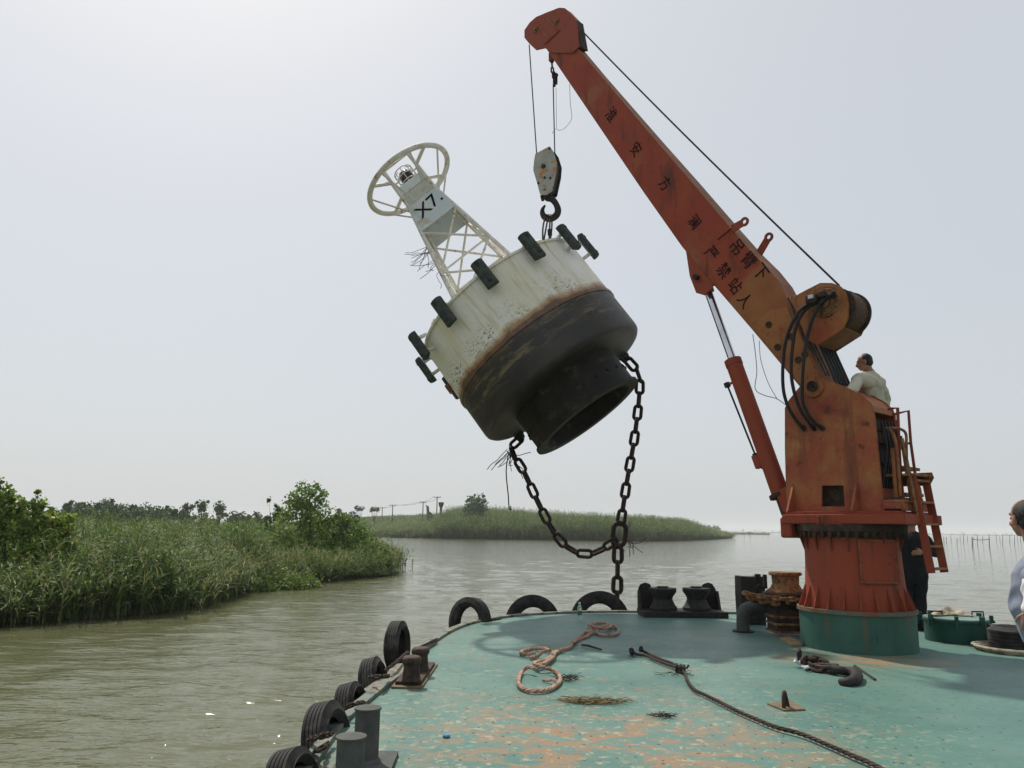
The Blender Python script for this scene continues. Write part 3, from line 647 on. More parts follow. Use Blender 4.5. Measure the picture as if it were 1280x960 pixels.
mb = MB(); mb.tube([a, b], .016, 8); mb.tube([a - cyd * .03, a + cyd * .035], .05, 12); mb.tube([b - cyd * .05, b + cyd * .06], .045, 10); mb.tube(spline([b, cp(951, 583, .02), cp(957, 590, .02), cp(969, 618, .02), cp(978, 620, .02)], 5), .018, 8); mb.build('cylinder_pipe', M['hose'], cb)
mb = MB(); mb.box(cp(947, 577, .02), (.1, .09, .2), basis(side_v, nl, cyd)); mb.tube([cp(955, 583, .02), cp(962, 580, .02)], .02, 6); mb.tube([a, cp(916, 478, .02)], .022, 8); mb.build('pipe_clamp', M['red'], cb)
mb = MB(); mb.prism([cp(x, y, .17) for x, y in [(968, 614), (988, 606), (988, 645), (978, 640)]], nl * -.3); mb.build('cylinder_foot_bracket', M['red'], crane, .01)
# winch on the boom
WN = .36
wp = [(988, 373), (1008, 362), (1025, 353.5), (1040, 353.5), (1051, 358), (1058, 367), (1061, 382), (1060, 398), (1054, 411), (1022, 432), (1008, 424)]
wpoly = [cp(x, y, WN) for x, y in wp]
mb = MB(); mb.prism(wpoly, nl * -.03); wpl = mb.build('winch_side_plate', M['orange'], crane, .005)
mb = MB(); mb.prism([p - nl * .52 for p in wpoly], nl * -.03); mb.build('winch_side_plate', M['darkrust'], crane, .005)
dc = cp(1040, 386, WN) - nl * .27
rotn = nl.to_track_quat('Z', 'Y').to_matrix().to_4x4()
mb = MB(); mb.lathe([(.0, -.22), (.33, -.22), (.33, -.19), (.27, -.18), (.27, .18), (.31, .19), (.31, .22), (0, .22)], 44, Matrix.Translation(dc) @ rotn); dr = mb.build('winch_drum', M['darkrust'], crane)
mb = MB(); hel = []
for i in range(22 * 14):
    t = i / 22; a = 2 * PI * t; u_ = hd * math.cos(a) + UP * math.sin(a); hel.append(dc + u_ * .285 + nl * (-.17 + .34 * t / 14))
mb.tube(hel, .018, 6); mb.build('wound_rope', M['brownrope'], dr)
q = [cp(x, y, WN - .031) for x, y in [(1057, 411), (1022, 432), (1012, 427), (1050, 405)]]
mb = MB(); mb.prism(q, nl * -.485); mb.build('winch_tray', M['brown'], crane)
q = [cp(x, y, WN - .031) for x, y in [(990, 373), (1010, 362), (1026, 355), (1026, 359), (1012, 366), (994, 377)]]
mb = MB(); mb.prism(q, nl * -.485); mb.build('winch_front_guard', M['orange'], crane)
mc = cp(1032, 379, WN); 
mb = MB(); T = Matrix.Translation(mc) @ rotn
mb.lathe([(.0, .10), (.09, .10), (.09, .05), (.165, .05), (.165, .03), (.20, .03), (.215, .0)], 36, T); mot = mb.build('winch_motor', M['rust'], crane)
for k in range(12):
    a = 2 * PI * k / 12; u_ = hd * math.cos(a) + UP * math.sin(a); putmesh('bolt', boltm, mot, wm(mot).inverted() @ Matrix.Translation(mc + u_ * .185 + nl * .03) @ rotn @ Matrix.Scale(1.6, 4))
mb = MB(); mb.box(mc + nl * .14 + hd * .12 + UP * .05, (.16, .12, .1), basis(hd, UP, nl)); mb.box(mc + nl * .15 - hd * .03 + UP * .09, (.1, .08, .08), basis(hd, UP, nl)); mb.build('motor_valve', M['darkrust'], mot, .01)
mb = MB(); mb.tube(circle(mc + nl * .06, .235, nl, 40, a0=-2.2, a1=2.4), .008, 6); mb.tube(circle(mc + nl * .07 + hd * -.02, .12, nl, 20), .01, 6); mb.build('guard_ring', M['rust'], mot)
mb = MB(); mb.box(mc + nl * .22 + hd * .1 + UP * .07, (.07, .05, .03), basis(hd, UP, nl)); mb.build('motor_label', M['greypanel'], mot)
# hoses
HW = WN + .22
for k, pts in enumerate(([(1024, 371), (1010, 380), (997, 392), (984, 420), (979, 450), (979, 485), (985, 508), (995, 525), (1003, 534)],
            [(1020, 378), (1006, 388), (995, 408), (990, 440), (989, 468), (994, 495), (1002, 515), (1011, 528), (1016, 534)],
            [(1036, 371), (1022, 385), (1012, 410), (1006, 440), (1003, 475), (1003, 500), (1009, 516), (1018, 528), (1026, 534)])):
    n = len(pts); pp = [cp(x, y, (WN + .1) + (TW + .03 - WN - .1) * (i / (n - 1)) + .16 * math.sin(PI * i / (n - 1))) for i, (x, y) in enumerate(pts)]
    mb = MB(); mb.tube(spline(pp, 6), .024, 8)
    d = (pp[-1] - pp[-2]).normalized(); mb.tube([pp[-1] - d * .03, pp[-1] + d * .05], .032, 8); mb.tube([pp[0], pp[0] - (pp[1] - pp[0]).normalized() * .1], .03, 8)
    mb.build('hydraulic_hose', M['hose'], crane)
# pipes on boom top down to the turret
mb = MB()
for i in range(5):
    off = .22 - i * .10
    a = cp(1024, 428, BWID) + nl * (off - BWID) ; b = cp(1047, 480, BWID) + nl * (off - BWID)
    a0_ = cp(1001, 377, BWID) + nl * (off - BWID)
    mb.tube([a0_, a, b], .022, 6)
mb.build('boom_pipes', M['hose'], boom)
mb = MB(); mb.tube([cp(985, 372, BWID + .02), cp(1033, 470, BWID + .02)], .012, 6); mb.tube([cp(990, 371, BWID + .02), cp(1037, 470, BWID + .02)], .012, 6); mb.build('side_pipes', M['darkrust'], boom)
# wire ropes
def rope(a, b, r, name, parent, sag=0, m='wire'):
    pts = [Vector(a).lerp(Vector(b), i / 12) - UP * (sag * math.sin(PI * i / 12)) for i in range(13)]
    mb = MB(); mb.tube(pts, r, 6); return mb.build(name, M[m], parent)
rope(cp(1049, 357, 0), cp(722, 33, BWID - .08), .016, 'luff_rope', crane, .05)
# ladder, rails and step platform at the back of the crane
def cb_(x, y, u): # point on the plane across the boom at distance u
    return PL(x, y, CR + hd * u, hd)
UL = -1.12
lad = MB(); 
La = cl(-1.02, .10, 2.16); Lb = cl(-1.22, .10, .98)
for s_, nm in ((0, 'ladder_rail'), (1, 'ladder_rail')):
    w_ = .12 - .42 * s_
    a = cl(-.90, w_, 2.22); b = cl(-1.03, w_, 1.0); dd = (b - a).normalized()
    mb = MB(); mb.box((a + b) / 2, (.10, .016, (b - a).length), basis(dd.cross(nl), nl, dd)); 
    lr = mb.build(nm, M['turret'] if s_ else M['red'], crane, .004)
for k in range(5):
    t = .06 + k * .225; a = cl(-.90, 0, 2.22).lerp(cl(-1.03, 0, 1.0), t)
    mb = MB(); slab(mb, (a - CR).dot(hd) - .05, (a - CR).dot(hd) + .05, -.29, .11, a.z - .014, a.z + .014); mb.build('rung', M['orange'], crane)
mb = MB(); slab(mb, -.97, -.58, -.34, .16, 2.20, 2.235); mb.build('top_step', M['rust'], crane, .01)
mb = MB(); mb.prism([cl(-.58, -.36, 2.10), cl(-.93, -.36, 2.10), cl(-.99, -.36, 2.2), cl(-.97, -.36, 2.27), cl(-.58, -.36, 2.27)], nl * .02); mb.build('step_side', M['turret'], crane)
mb = MB(); slab(mb, -.86, -.56, -.5, .34, 1.86, 1.90); slab(mb, -.85, -.82, -.5, .34, 1.76, 1.86); slab(mb, -.86, -.56, .30, .34, 1.78, 1.86); mb.build('foot_step', M['turret'], crane, .006)
mb = MB()
for w_ in (.30, .2, .1, 0, -.1, -.2, -.3): slab(mb, -.85, -.57, w_ - .012, w_ + .012, 1.901, 1.925)
mb.build('step_grating', M['darkrust'], crane)
def rail(pts, r=.017, name='handrail', m='red'):
    mb = MB(); mb.tube(pts, r, 8); return mb.build(name, M[m], crane)
def q(x, y, w_): return cp(x, y, w_)
rail([q(1117, 518, -.38), q(1135.6, 513.5, -.38), q(1138.5, 554, -.38), q(1145, 600, -.38)], .02)
rail([q(1110, 511, .0), q(1122, 510, .0), q(1124, 560, .0), q(1128, 640, .0)], .022)
rail([q(1118, 517, -.3), q(1119, 550, -.3), q(1124, 600, -.3)], .018)
rail([q(1122, 555, -.35), q(1139, 554, -.38)], .016)
rail(spline([q(1103, 536, .12), q(1117, 535, .12), q(1127, 537, .1), q(1132.5, 543, .08), q(1133, 560, .05), q(1134, 585, 0), q(1139, 610, 0), q(1145, 645, 0)], 5), .018, m='rust')
rail(spline([q(1112, 536, .2), q(1118, 546, .2), q(1121, 560, .2), q(1123, 580, .2), q(1126, 620, .2)], 5), .02, m='orange')
rail(spline([q(1122, 580, -.05), q(1132, 588, -.05), q(1142, 596, -.05), q(1150, 612, -.05), q(1152, 640, -.05)], 5), .018, m='rust')
rail([q(1126, 545, .05), q(1133, 590, .05), q(1141, 640, .05)], .018, m='rust')
rail([q(1128, 548, .15), q(1139, 600, .15), q(1148, 650, .15)], .018, m='rust')
rail([q(1116, 560, .18), q(1122, 640, .18)], .03, m='orange')
mb = MB(); slab(mb, -.88, uTR - .002, -.3, .3, 1.61, 1.70); mb.build('turntable_arm', M['red'], crane, .01)
slab(MB(), -.62, -.3, -.95, -.36, 1.98, 2.02).build('rear_platform', M['rust'], crane)
slab(MB(), -.6, .4, -.95, -.36, 2.34, 2.38).build('operator_platform', M['rust'], crane)
# thin loose line between boom and turret
mb = MB(); mb.tube(spline([cp(941, 418, -.2), cp(944, 440, -.2), cp(946, 465, -.2), cp(944, 486, -.2), cp(955, 494, -.2), cp(970, 498, -.2), cp(982, 506, -.2)], 5), .006, 5)
mb.tube(spline([cp(949, 426, -.2), cp(951, 450, -.2), cp(960, 478, -.2), cp(971, 498, -.2)], 5), .005, 5); mb.build('loose_line', M['wire'], crane)

# chain link meshes
def link_mesh(L_, W_, r, m, studs=False, seg=18, sides=8):
    pts = []
    hl = L_ / 2 - W_ / 2
    for k in range(seg):
        a = 2 * PI * k / seg; x = math.cos(a) * (W_ / 2 - r); z = math.sin(a) * (W_ / 2 - r) + (hl if math.sin(a) >= 0 else -hl)
        pts.append((x, 0, z))
    mb = MB(local=True); mb.tube(pts, r, sides, closed=True)
    return mb.mesh('link', m)
def lay_chain(parent, path, me, pitch, twist0=0.0, name='link', facing=None, jitter=.0, end=None):
    """links along a polyline, alternately turned by 90 degrees"""
    pts = [Vector(p) for p in path]; cum = [0]
    for a, b in zip(pts, pts[1:]): cum.append(cum[-1] + (b - a).length)
    n = max(1, int(round(cum[-1] / pitch)))
    def at(s_):
        s_ = min(max(s_, 0), cum[-1])
        for i in range(len(pts) - 1):
            if s_ <= cum[i + 1] + 1e-9: return pts[i].lerp(pts[i + 1], (s_ - cum[i]) / max(cum[i + 1] - cum[i], 1e-9))
        return pts[-1]
    for k in range(n):
        s_ = (k + .5) * cum[-1] / n; c = at(s_); d = (at(s_ + pitch * .4) - at(s_ - pitch * .4)).normalized()
        f = facing or Vector((0, -1, 0)); y = (f - d * f.dot(d)).normalized(); x = y.cross(d)
        rot = basis(x, y, d).to_4x4() @ Matrix.Rotation(twist0 + (PI / 2 if k % 2 else 0) + random.uniform(-jitter, jitter), 4, 'Z')
        putmesh(name, me, parent, wm(parent).inverted() @ Matrix.Translation(c) @ rot)

# hook block hanging from the boom head
D0 = (cp(690, 45, 0)).y
bc = P(684.5, 213, D0 + .25)
vd = (bc - cO); vd.z = 0; vd.normalize(); bx = Vector((vd.y, -vd.x, 0))
bax = (bx * .93 - vd * .35).normalized()       # across the sheave plane
bn = UP.cross(bax).normalized(); 
def bpnt(x, y, off=0.0): return PL(x, y, bc + bfn * off, bfn)
bfn = -(vd * .93 + bx * .33).normalized(); 
hb = thing('hook_block', 'worn grey hook block with rusty lower half hanging below the boom head', 'hook block', bc)
bpoly = [(669, 192), (687, 182.5), (692, 190), (696, 203), (695, 216), (690, 239), (683, 243.5), (675, 243), (671, 228), (666.5, 213), (667.5, 200)]
pf = [bpnt(x, y, .13) for x, y in bpoly]
ps = MB(); ps.prism(pf, bfn * -.025); sp_ = ps.build('side_plate', M['blockside'], hb, .006)
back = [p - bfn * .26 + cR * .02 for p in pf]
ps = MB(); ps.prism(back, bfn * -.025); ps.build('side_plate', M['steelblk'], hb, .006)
inn = [bc + (p - bc) * 1.0 - bfn * .05 for p in pf]
cen = sum(pf, Vector()) / len(pf)
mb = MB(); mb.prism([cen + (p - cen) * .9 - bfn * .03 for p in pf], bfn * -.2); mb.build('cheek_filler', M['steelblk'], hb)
shc = bpnt(680, 209, 0) 
mb = MB(); mb.lathe([(.04, -.05), (.27, -.05), (.27, -.035), (.23, 0), (.27, .035), (.27, .05), (.04, .05)], 32, Matrix.Translation(shc + cR * .04) @ bfn.to_track_quat('Z', 'Y').to_matrix().to_4x4()); mb.build('sheave', M['darkrust'], hb)
mb = MB(); p = bpnt(679.5, 208, .13); mb.cyl(p, p + bfn * .03, .05, n=16); 
for x, y in ((681, 222), (688, 222.5), (673, 229), (687, 186)): p = bpnt(x, y, .13); mb.cyl(p, p + bfn * .02, .025, n=10)
mb.build('sheave_pin', M['darkrust'], hb)
# the hook
hk = [(683, 242), (684, 247), (690, 249), (695, 255), (697.5, 263), (695, 269.5), (688, 273), (681, 271.5), (678, 266), (678.5, 261), (681.5, 256.5)]
hr = [.07, .075, .07, .065, .07, .075, .08, .07, .055, .04, .02]
sp2_ = spline([bpnt(x, y, -.0) for x, y in hk], 5); rs = []
for i in range(len(hk) - 1): rs += [hr[i] + (hr[i + 1] - hr[i]) * k / 5 for k in range(5)]
rs.append(hr[-1]); mb = MB(); mb.tube(sp2_, rs, 12)
mb.cyl(bpnt(683, 240, 0), bpnt(683.5, 246, 0), .14, .10, 16); mb.tube([bpnt(678, 245, 0), bpnt(678.5, 251, 0)], [.05, .03], 8); mb.build('hook', M['black'], hb)
# falls of rope
s1 = cp(661.5, 56, BWID - .08); rope(s1, bpnt(671, 195, -.03), .014, 'hoist_rope', crane)
c0 = cp(689.5, 68, 0.0); c1 = P(691, 96, c0.y)
mb = MB(); mb.box(cp(690, 71, 0), (.12, .1, .2), basis(hd, nl, UP)); mb.build('anchor_lug', M['red'], crane, .01)
sch = thing('shackle_chain', 'short black chain and wedge socket dangling under the boom head', 'chain', c0)
lm = link_mesh(.16, .085, .018, M['chain']); lay_chain(sch, [P(689.5, 72, c0.y), P(691, 97, c0.y)], lm, .115)
mb = MB(); p = P(694, 99, c0.y); mb.box(p, (.10, .07, .22)); mb.tube([P(692.5, 90, c0.y), P(693, 108, c0.y)], .03, 8); mb.tube(circle(P(694.5, 94, c0.y), .05, (0, 1, 0), 14), .01, 6, closed=True); mb.build('wedge_socket', M['black'], sch)
rope(P(691.5, 106, c0.y), bpnt(693.5, 192, -.1), .014, 'hoist_rope', crane)
mb = MB(); mb.tube(spline([P(695, 110, c0.y), P(695.5, 140, c0.y), P(695.5, 160, c0.y)], 4), .004, 4); mb.tube(spline([P(712, 105, c0.y), P(713, 130, c0.y), P(714.5, 148, c0.y), P(706, 160, c0.y), P(699, 163, c0.y), P(695, 161, c0.y), P(690, 167, c0.y)], 6), .005, 4); mb.build('loose_wire', M['wire'], sch)

# ------------------------------------------------------------------ buoy
BD = 14.75
B0 = P(706, 483, BD); v = (B0 - cO).normalized(); r_ = (cR - v * cR.dot(v)).normalized(); u_ = r_.cross(v)
tl = R_(13.0); ag = R_(53.0)
ba = math.cos(tl) * (-math.cos(ag) * r_ + math.sin(ag) * u_) + math.sin(tl) * v
fy = (v - ba * v.dot(ba)).normalized()      # local +Y = away from the camera
fx = fy.cross(ba).normalized()
brot = basis(fx, fy, ba)
SC = BD / 15.0
buoy = thing('navigation_buoy', 'large white drum buoy with black underside and lattice tower hanging tilted from the crane', 'buoy', B0, brot)
BM = WM[buoy.name]
RR = 1.87 * SC; HH = 2.24 * SC
def hullmat():
    m = bpy.data.materials.new('buoy_hull_white_over_fouled_black'); m.use_nodes = True; t = m.node_tree; b = t.nodes['Principled BSDF']; L = t.links.new
    tc = t.nodes.new('ShaderNodeTexCoord'); o = tc.outputs['Object']; s_ = t.nodes.new('ShaderNodeSeparateXYZ'); L(o, s_.inputs[0])
    def noise(scale, st=(1, 1, 1), detail=6, rough=.6, loc=(0, 0, 0)):
        mp = t.nodes.new('ShaderNodeMapping'); mp.inputs['Scale'].default_value = st; mp.inputs['Location'].default_value = loc; L(o, mp.inputs['Vector'])
        n = t.nodes.new('ShaderNodeTexNoise'); n.inputs['Scale'].default_value = scale; n.inputs['Detail'].default_value = detail; n.inputs['Roughness'].default_value = rough; L(mp.outputs[0], n.inputs['Vector']); return n.outputs['Fac']
    def rg(v_, lo, hi, a=0, c=1):
        r = t.nodes.new('ShaderNodeMapRange'); r.inputs['From Min'].default_value = lo; r.inputs['From Max'].default_value = hi; r.inputs['To Min'].default_value = a; r.inputs['To Max'].default_value = c; L(v_, r.inputs['Value']); return r.outputs[0]
    def mm(op, a, b_):
        n = t.nodes.new('ShaderNodeMath'); n.operation = op
        for i, q_ in enumerate((a, b_)):
            if isinstance(q_, (int, float)): n.inputs[i].default_value = q_
            else: L(q_, n.inputs[i])
        return n.outputs[0]
    cur = None
    def mix(a, c, f):
        x = t.nodes.new('ShaderNodeMix'); x.data_type = 'RGBA'
        for k, q_ in (('A', a), ('B', c)):
            if isinstance(q_, tuple): x.inputs[k].default_value = rgb(*q_)
            else: L(q_, x.inputs[k])
        L(f, x.inputs['Factor']); return x.outputs['Result']
    white = mix((.80, .79, .73), (.70, .66, .50), rg(noise(1.0, (1.4, 1.4, .5)), .4, .62))
    white = mix(white, (.52, .45, .29), rg(noise(5, (2.2, 2.2, .22)), .52, .72, 0, .75))
    zz = mm('ADD', s_.outputs['Z'], mm('MULTIPLY', mm('SUBTRACT', noise(2.6, detail=8, rough=.7), .5), .34))
    # flaking black scars in a band above the waterline
    sc1 = mm('MULTIPLY', rg(noise(13, (1, 1, 3.2), 3, .7), .56, .58), mm('MULTIPLY', rg(zz, .98, 1.08), rg(zz, 1.55, 1.25)))
    white = mix(white, (.06, .055, .05), mm('MULTIPLY', sc1, rg(noise(1.2, loc=(3, 0, 0)), .45, .55)))
    zbd = .97 * SC
    yel = mm('MULTIPLY', rg(zz, zbd + .16, zbd + .05), 1.0)
    white = mix(white, (.36, .21, .09), yel)
    rust_ = mix((.10, .052, .032), (.16, .085, .045), rg(noise(5), .4, .6))
    dark = mix((.016, .014, .013), (.034, .028, .02), rg(noise(2.0, (1, 1, 2)), .42, .64))
    dark = mix(dark, (.17, .125, .065), mm('MULTIPLY', mm('MULTIPLY', rg(noise(2.6, (.6, .6, 3.0), 7, .7), .50, .60), rg(zz, .30, .5)), rg(noise(.8, loc=(1, 1, 4)), .38, .55, .2, .9)))
    white = mix(white, (.20, .17, .10), mm('MULTIPLY', rg(noise(7, (1.6, 1.6, .16), 6, .7, (2, 5, 1)), .58, .70), rg(s_.outputs['Z'], 1.2, 2.15, .15, .75)))
    low = mix(rust_, dark, rg(zz, zbd - .07, zbd - .14))
    col = mix(white, low, rg(zz, zbd + .03, zbd))
    L(col, b.inputs['Base Color']); 
    rr = rg(s_.outputs['Z'], zbd - .1, zbd, .5, .45); L(rr, b.inputs['Roughness'])
    bp = t.nodes.new('ShaderNodeBump'); bp.inputs['Strength'].default_value = .5; bp.inputs['Distance'].default_value = .02; L(noise(9), bp.inputs['Height']); L(bp.outputs[0], b.inputs['Normal'])
    return m
M['bhull'] = hullmat()
M['bdark'] = mat('fouled_black_bottom_paint', (.011, .010, .0095), (.026, .022, .017), 3, .5, .8, bump=.6, bscale=14, spots=[((.07, .055, .03), 3.4, .58, .68)])
zb = .97 * SC
mb = MB(local=True); mb.lathe([(0, .02), (RR - .12, .0), (RR - .05, .015), (RR - .01, .06), (RR, .12), (RR + .004, zb - .10), (RR + .028, zb - .09), (RR + .028, zb - .03), (RR, zb - .02), (RR, HH - .05), (RR + .03, HH - .045), (RR + .03, HH), (RR - .03, HH), (RR - .2, HH + .001), (0, HH + .02)], 96)
hull = mb.build('hull', M['bhull'], buoy)
# a weld ring near the bottom
TR = 1.17 * SC; TH_ = .79 * SC
mb = MB(local=True); mb.lathe([(TR - .06, .0), (TR, .0), (TR, -TH_ + .06), (TR + .05, -TH_ + .05), (TR + .05, -TH_), (TR - .16, -TH_), (TR - .18, -TH_ + .04), (TR - .18, 0.0)], 72); tail = mb.build('tail_tube', M['bdark'], buoy)
mb = MB(local=True); mb.lathe([(0, -.05), (TR - .2, -.05)], 40); mb.build('tube_inner_plate', M['bdark'], tail)
bl = MB(local=True); bl.lathe([(0, .03), (.03, .03), (.035, 0)], 8); blm = bl.mesh('stud', M['bdark'])
for k in range(24):
    a = 2 * PI * k / 24; putmesh('stud', blm, tail, Matrix.Rotation(a, 4, 'Z') @ Matrix.Translation((TR, 0, -TH_ * .55)) @ Matrix.Rotation(PI / 2, 4, 'Y'))
# rubber fender pads
pm_ = MB(local=True); 
prof = [(-.125, 0), (-.125, .07), (-.085, .125), (0, .145), (.085, .125), (.125, .07), (.125, 0)]
pl_ = .58 * SC
pm_.prism([(x, y, -pl_ / 2) for x, y in prof], (0, 0, pl_)); padm = pm_.mesh('fender_pad', M['padrub'])
rec = MB(local=True)
for z in (-pl_ * .36, pl_ * .36): rec.lathe([(0, 0), (.028, 0), (.034, .006), (.034, 0)], 12, Matrix.Translation((0, .144, z)) @ Matrix.Rotation(-PI / 2, 4, 'X'))
recm = rec.mesh('pad_bolts', M['black'])
bkm = MB(local=True); bkm.box((0, -.10, .16), (.07, .22, .05)); bkm.box((0, -.10, -.16), (.07, .22, .05)); bracketm = bkm.mesh('pad_bracket', M['greyframe'])
for k in range(12):
    phi = R_(2 + 30 * k)        # 0 = towards the camera, positive to the right of the picture
    d = Vector((math.sin(phi), -math.cos(phi), 0))
    rot = basis(Vector((d.y, -d.x, 0)), d, (0, 0, 1)).to_4x4()
    ex, dz_ = {3: (.08, 0), 9: (.05, -.06), 8: (.20, -.34), 10: (.06, .03), 4: (.1, 0)}.get(k, (0, 0))
    base = Matrix.Translation(d * (RR + .12 + ex) + Vector((0, 0, HH - .13 * SC + dz_))) @ rot
    pd = putmesh('fender_pad', padm, buoy, base)
    bv = pd.modifiers.new('bevel', 'BEVEL'); bv.width = .015; bv.segments = 2
    putmesh('pad_bolts', recm, pd); putmesh('pad_bracket', bracketm, pd)
# small fitting on the left of the hull
mb = MB(local=True); d = Vector((math.sin(R_(-80)), -math.cos(R_(-80)), 0)); mb.tube([d * RR + Vector((0, 0, 1.35)), d * (RR + .1) + Vector((0, 0, 1.35))], .06, 10); mb.tube([d * (RR + .07) + Vector((0, 0, 1.35)), d * (RR + .07) + Vector((0, 0, 1.2))], .03, 8); mb.build('pipe_fitting', M['rust'], buoy)
# lifting and mooring lugs
ATT = []
for sx in (-1, 1):
    a = math.atan2(.60, sx * .80); d = Vector((math.cos(a), math.sin(a), 0)); c = d * (RR - .12)
    mb = MB(local=True); mb.prism([c + d * .14 + Vector((0, 0, .03)), c - d * .14 + Vector((0, 0, .03)), c - d * .09 + Vector((0, 0, -.13)), c + d * .09 + Vector((0, 0, -.13))], Vector((-d.y, d.x, 0)) * .05); mb.build('mooring_lug', M['bdark'], buoy)
    ATT.append(BM @ (c + Vector((0, 0, -.10))))
for phi in (R_(52), R_(128), R_(-128), R_(-52)):
    d = Vector((math.sin(phi), -math.cos(phi), 0)); c = d * (RR - .25) + Vector((0, 0, HH + .0))
    mb = MB(local=True); mb.tube([c - d * .07, c - d * .07 + Vector((0, 0, .14)), c + Vector((0, 0, .2)), c + d * .07 + Vector((0, 0, .14)), c + d * .07], .03, 8); mb.build('lifting_eye', M['greyframe'], buoy)
    if phi == R_(52): LIFT = BM @ (c + Vector((0, 0, .17)))
# tower
ZT = 5.86 * SC
RB, RT = .86 * SC, .36 * SC    # half-diagonals? half widths of the tower square at hull top / top
zt0 = HH; zt1 = ZT
def hw(z):
    f = (z - zt0) / (zt1 - zt0); K_ = ((0, .78), (.60, .46), (.79, .35), (1.2, .325))
    for (a, b), (c, d) in zip(K_, K_[1:]):
        if f <= c: return SC * (b + (d - b) * (f - a) / (c - a))
    return SC * .325
TWIST = R_(0)
def corner(i, z):
    sx, sy = ((-1, -1), (1, -1), (1, 1), (-1, 1))[i]; h_ = hw(z)
    return Matrix.Rotation(TWIST, 4, 'Z') @ Vector((sx * h_, sy * h_, z))
for i in range(4):
    mb = MB(local=True); mb.tube([corner(i, zt0), corner(i, HH + .60 * (ZT - HH)), corner(i, HH + .79 * (ZT - HH)), corner(i, ZT + .36)], .042, 8); mb.build('tower_leg', M['greyframe'], buoy)
def brace(a, b, r=.024, name='brace', m='greyframe'):
    mb = MB(local=True); mb.tube([a, b], r, 6); return mb.build(name, M[m], buoy)
zp0 = HH + .60 * (ZT - HH); zp1 = HH + .79 * (ZT - HH)       # panel band
zm = HH + .30 * (ZT - HH)
for i in range(4):
    j = (i + 1) % 4
    brace(corner(i, zt0 + .05), corner(j, zm)); brace(corner(j, zt0 + .05), corner(i, zm))
    brace(corner(i, zm), corner(j, zp0)); brace(corner(j, zm), corner(i, zp0))
    brace(corner(i, zm), corner(j, zm), .022)
    brace(corner(i, zp1 + .36 * SC), corner(j, zp1 + .36 * SC), .022)
    brace(corner(i, ZT + .34), corner(j, ZT + .34), .02)
for i in range(4):
    j = (i + 1) % 4; a, b, c, d = corner(i, zp0), corner(j, zp0), corner(j, zp1), corner(i, zp1)
    nn = (b - a).cross(d - a).normalized()
    if nn.dot(Vector((a.x + b.x, a.y + b.y, 0))) < 0: nn = -nn
    mb = MB(local=True); mb.prism([a + nn * .03, b + nn * .03, c + nn * .03, d + nn * .03], nn * .012); pnl = mb.build('sign_panel', M['greypanel'], buoy)
    if i == 0:
        cx_ = (a + b + c + d) / 4 + nn * .046 + (d - a) * .12
        me = text_mesh('X7.', .46 * SC); me.materials.clear(); me.materials.append(M['letter'])
        xs = [v_.co.x for v_ in me.vertices]; ys = [v_.co.y for v_ in me.vertices]
        for v_ in me.vertices: v_.co.x -= (min(xs) + max(xs)) / 2; v_.co.y -= (min(ys) + max(ys)) / 2
        upv = ((d + c) - (a + b)).normalized(); rot = basis((b - a).normalized(), upv, nn).to_4x4()
        putmesh('lettering', me, pnl, Matrix.Translation(cx_) @ rot @ Matrix.Rotation(R_(8), 4, 'Z'))
# platform and lantern
zl = HH + .955 * (ZT - HH)
h_ = hw(zl) * .88
mb = MB(local=True)
a4 = [Vector((x * h_, y * h_, zl)) for x, y in ((-1, -1), (1, -1), (1, 1), (-1, 1))]; b4 = [Vector((x * h_ * 1.15, y * h_ * 1.15, zl - .30 * SC)) for x, y in ((-1, -1), (1, -1), (1, 1), (-1, 1))]
mb.add(b4 + a4, [(0, 1, 5, 4), (1, 2, 6, 5), (2, 3, 7, 6), (3, 0, 4, 7), (4, 5, 6, 7), (0, 3, 2, 1)]); mb.build('lantern_box', M['greypanel'], buoy, .01)
mb = MB(local=True); mb.lathe([(0, zl + .04), (.17, zl + .04), (.17, zl + .09), (.13, zl + .1), (.15, zl + .14), (.15, zl + .34), (.1, zl + .4), (0, zl + .42)], 24); lan = mb.build('lantern', M['lantern'], buoy)
mb = MB(local=True)
for k in range(8):
    a = 2 * PI * k / 8; d = Vector((math.cos(a), math.sin(a), 0)); mb.tube([d * .21 + Vector((0, 0, zl + .02)), d * .21 + Vector((0, 0, zl + .42)), d * .1 + Vector((0, 0, zl + .5))], .011, 6)
for z in (.1, .26, .42): mb.tube(circle((0, 0, zl + z), .21, (0, 0, 1), 24), .012, 6, closed=True)
mb.build('lantern_cage', M['greyframe'], lan)
# top ring and its stays
RG = 1.0 * SC
mb = MB(local=True); mb.tube(circle((0, 0, ZT), RG, (0, 0, 1), 64), .06 * SC, 10, closed=True); mb.build('top_ring', M['greyframe'], buoy)
for i in range(4):
    c = corner(i, ZT); d = Vector((c.x, c.y, 0)).normalized(); brace(c, d * RG + Vector((0, 0, ZT)), .04, 'ring_spoke')
for k in range(8):
    a = PI / 8 + k * PI / 4; d = Vector((math.cos(a), math.sin(a), 0)); t_ = Vector((d.x, d.y, 0)); zq = zp1 - .02
    h_ = hw(zq); m_ = max(abs(d.x), abs(d.y)); brace(d * RG + Vector((0, 0, ZT)), d * (h_ / m_) + Vector((0, 0, zq)), .02, 'ring_stay')
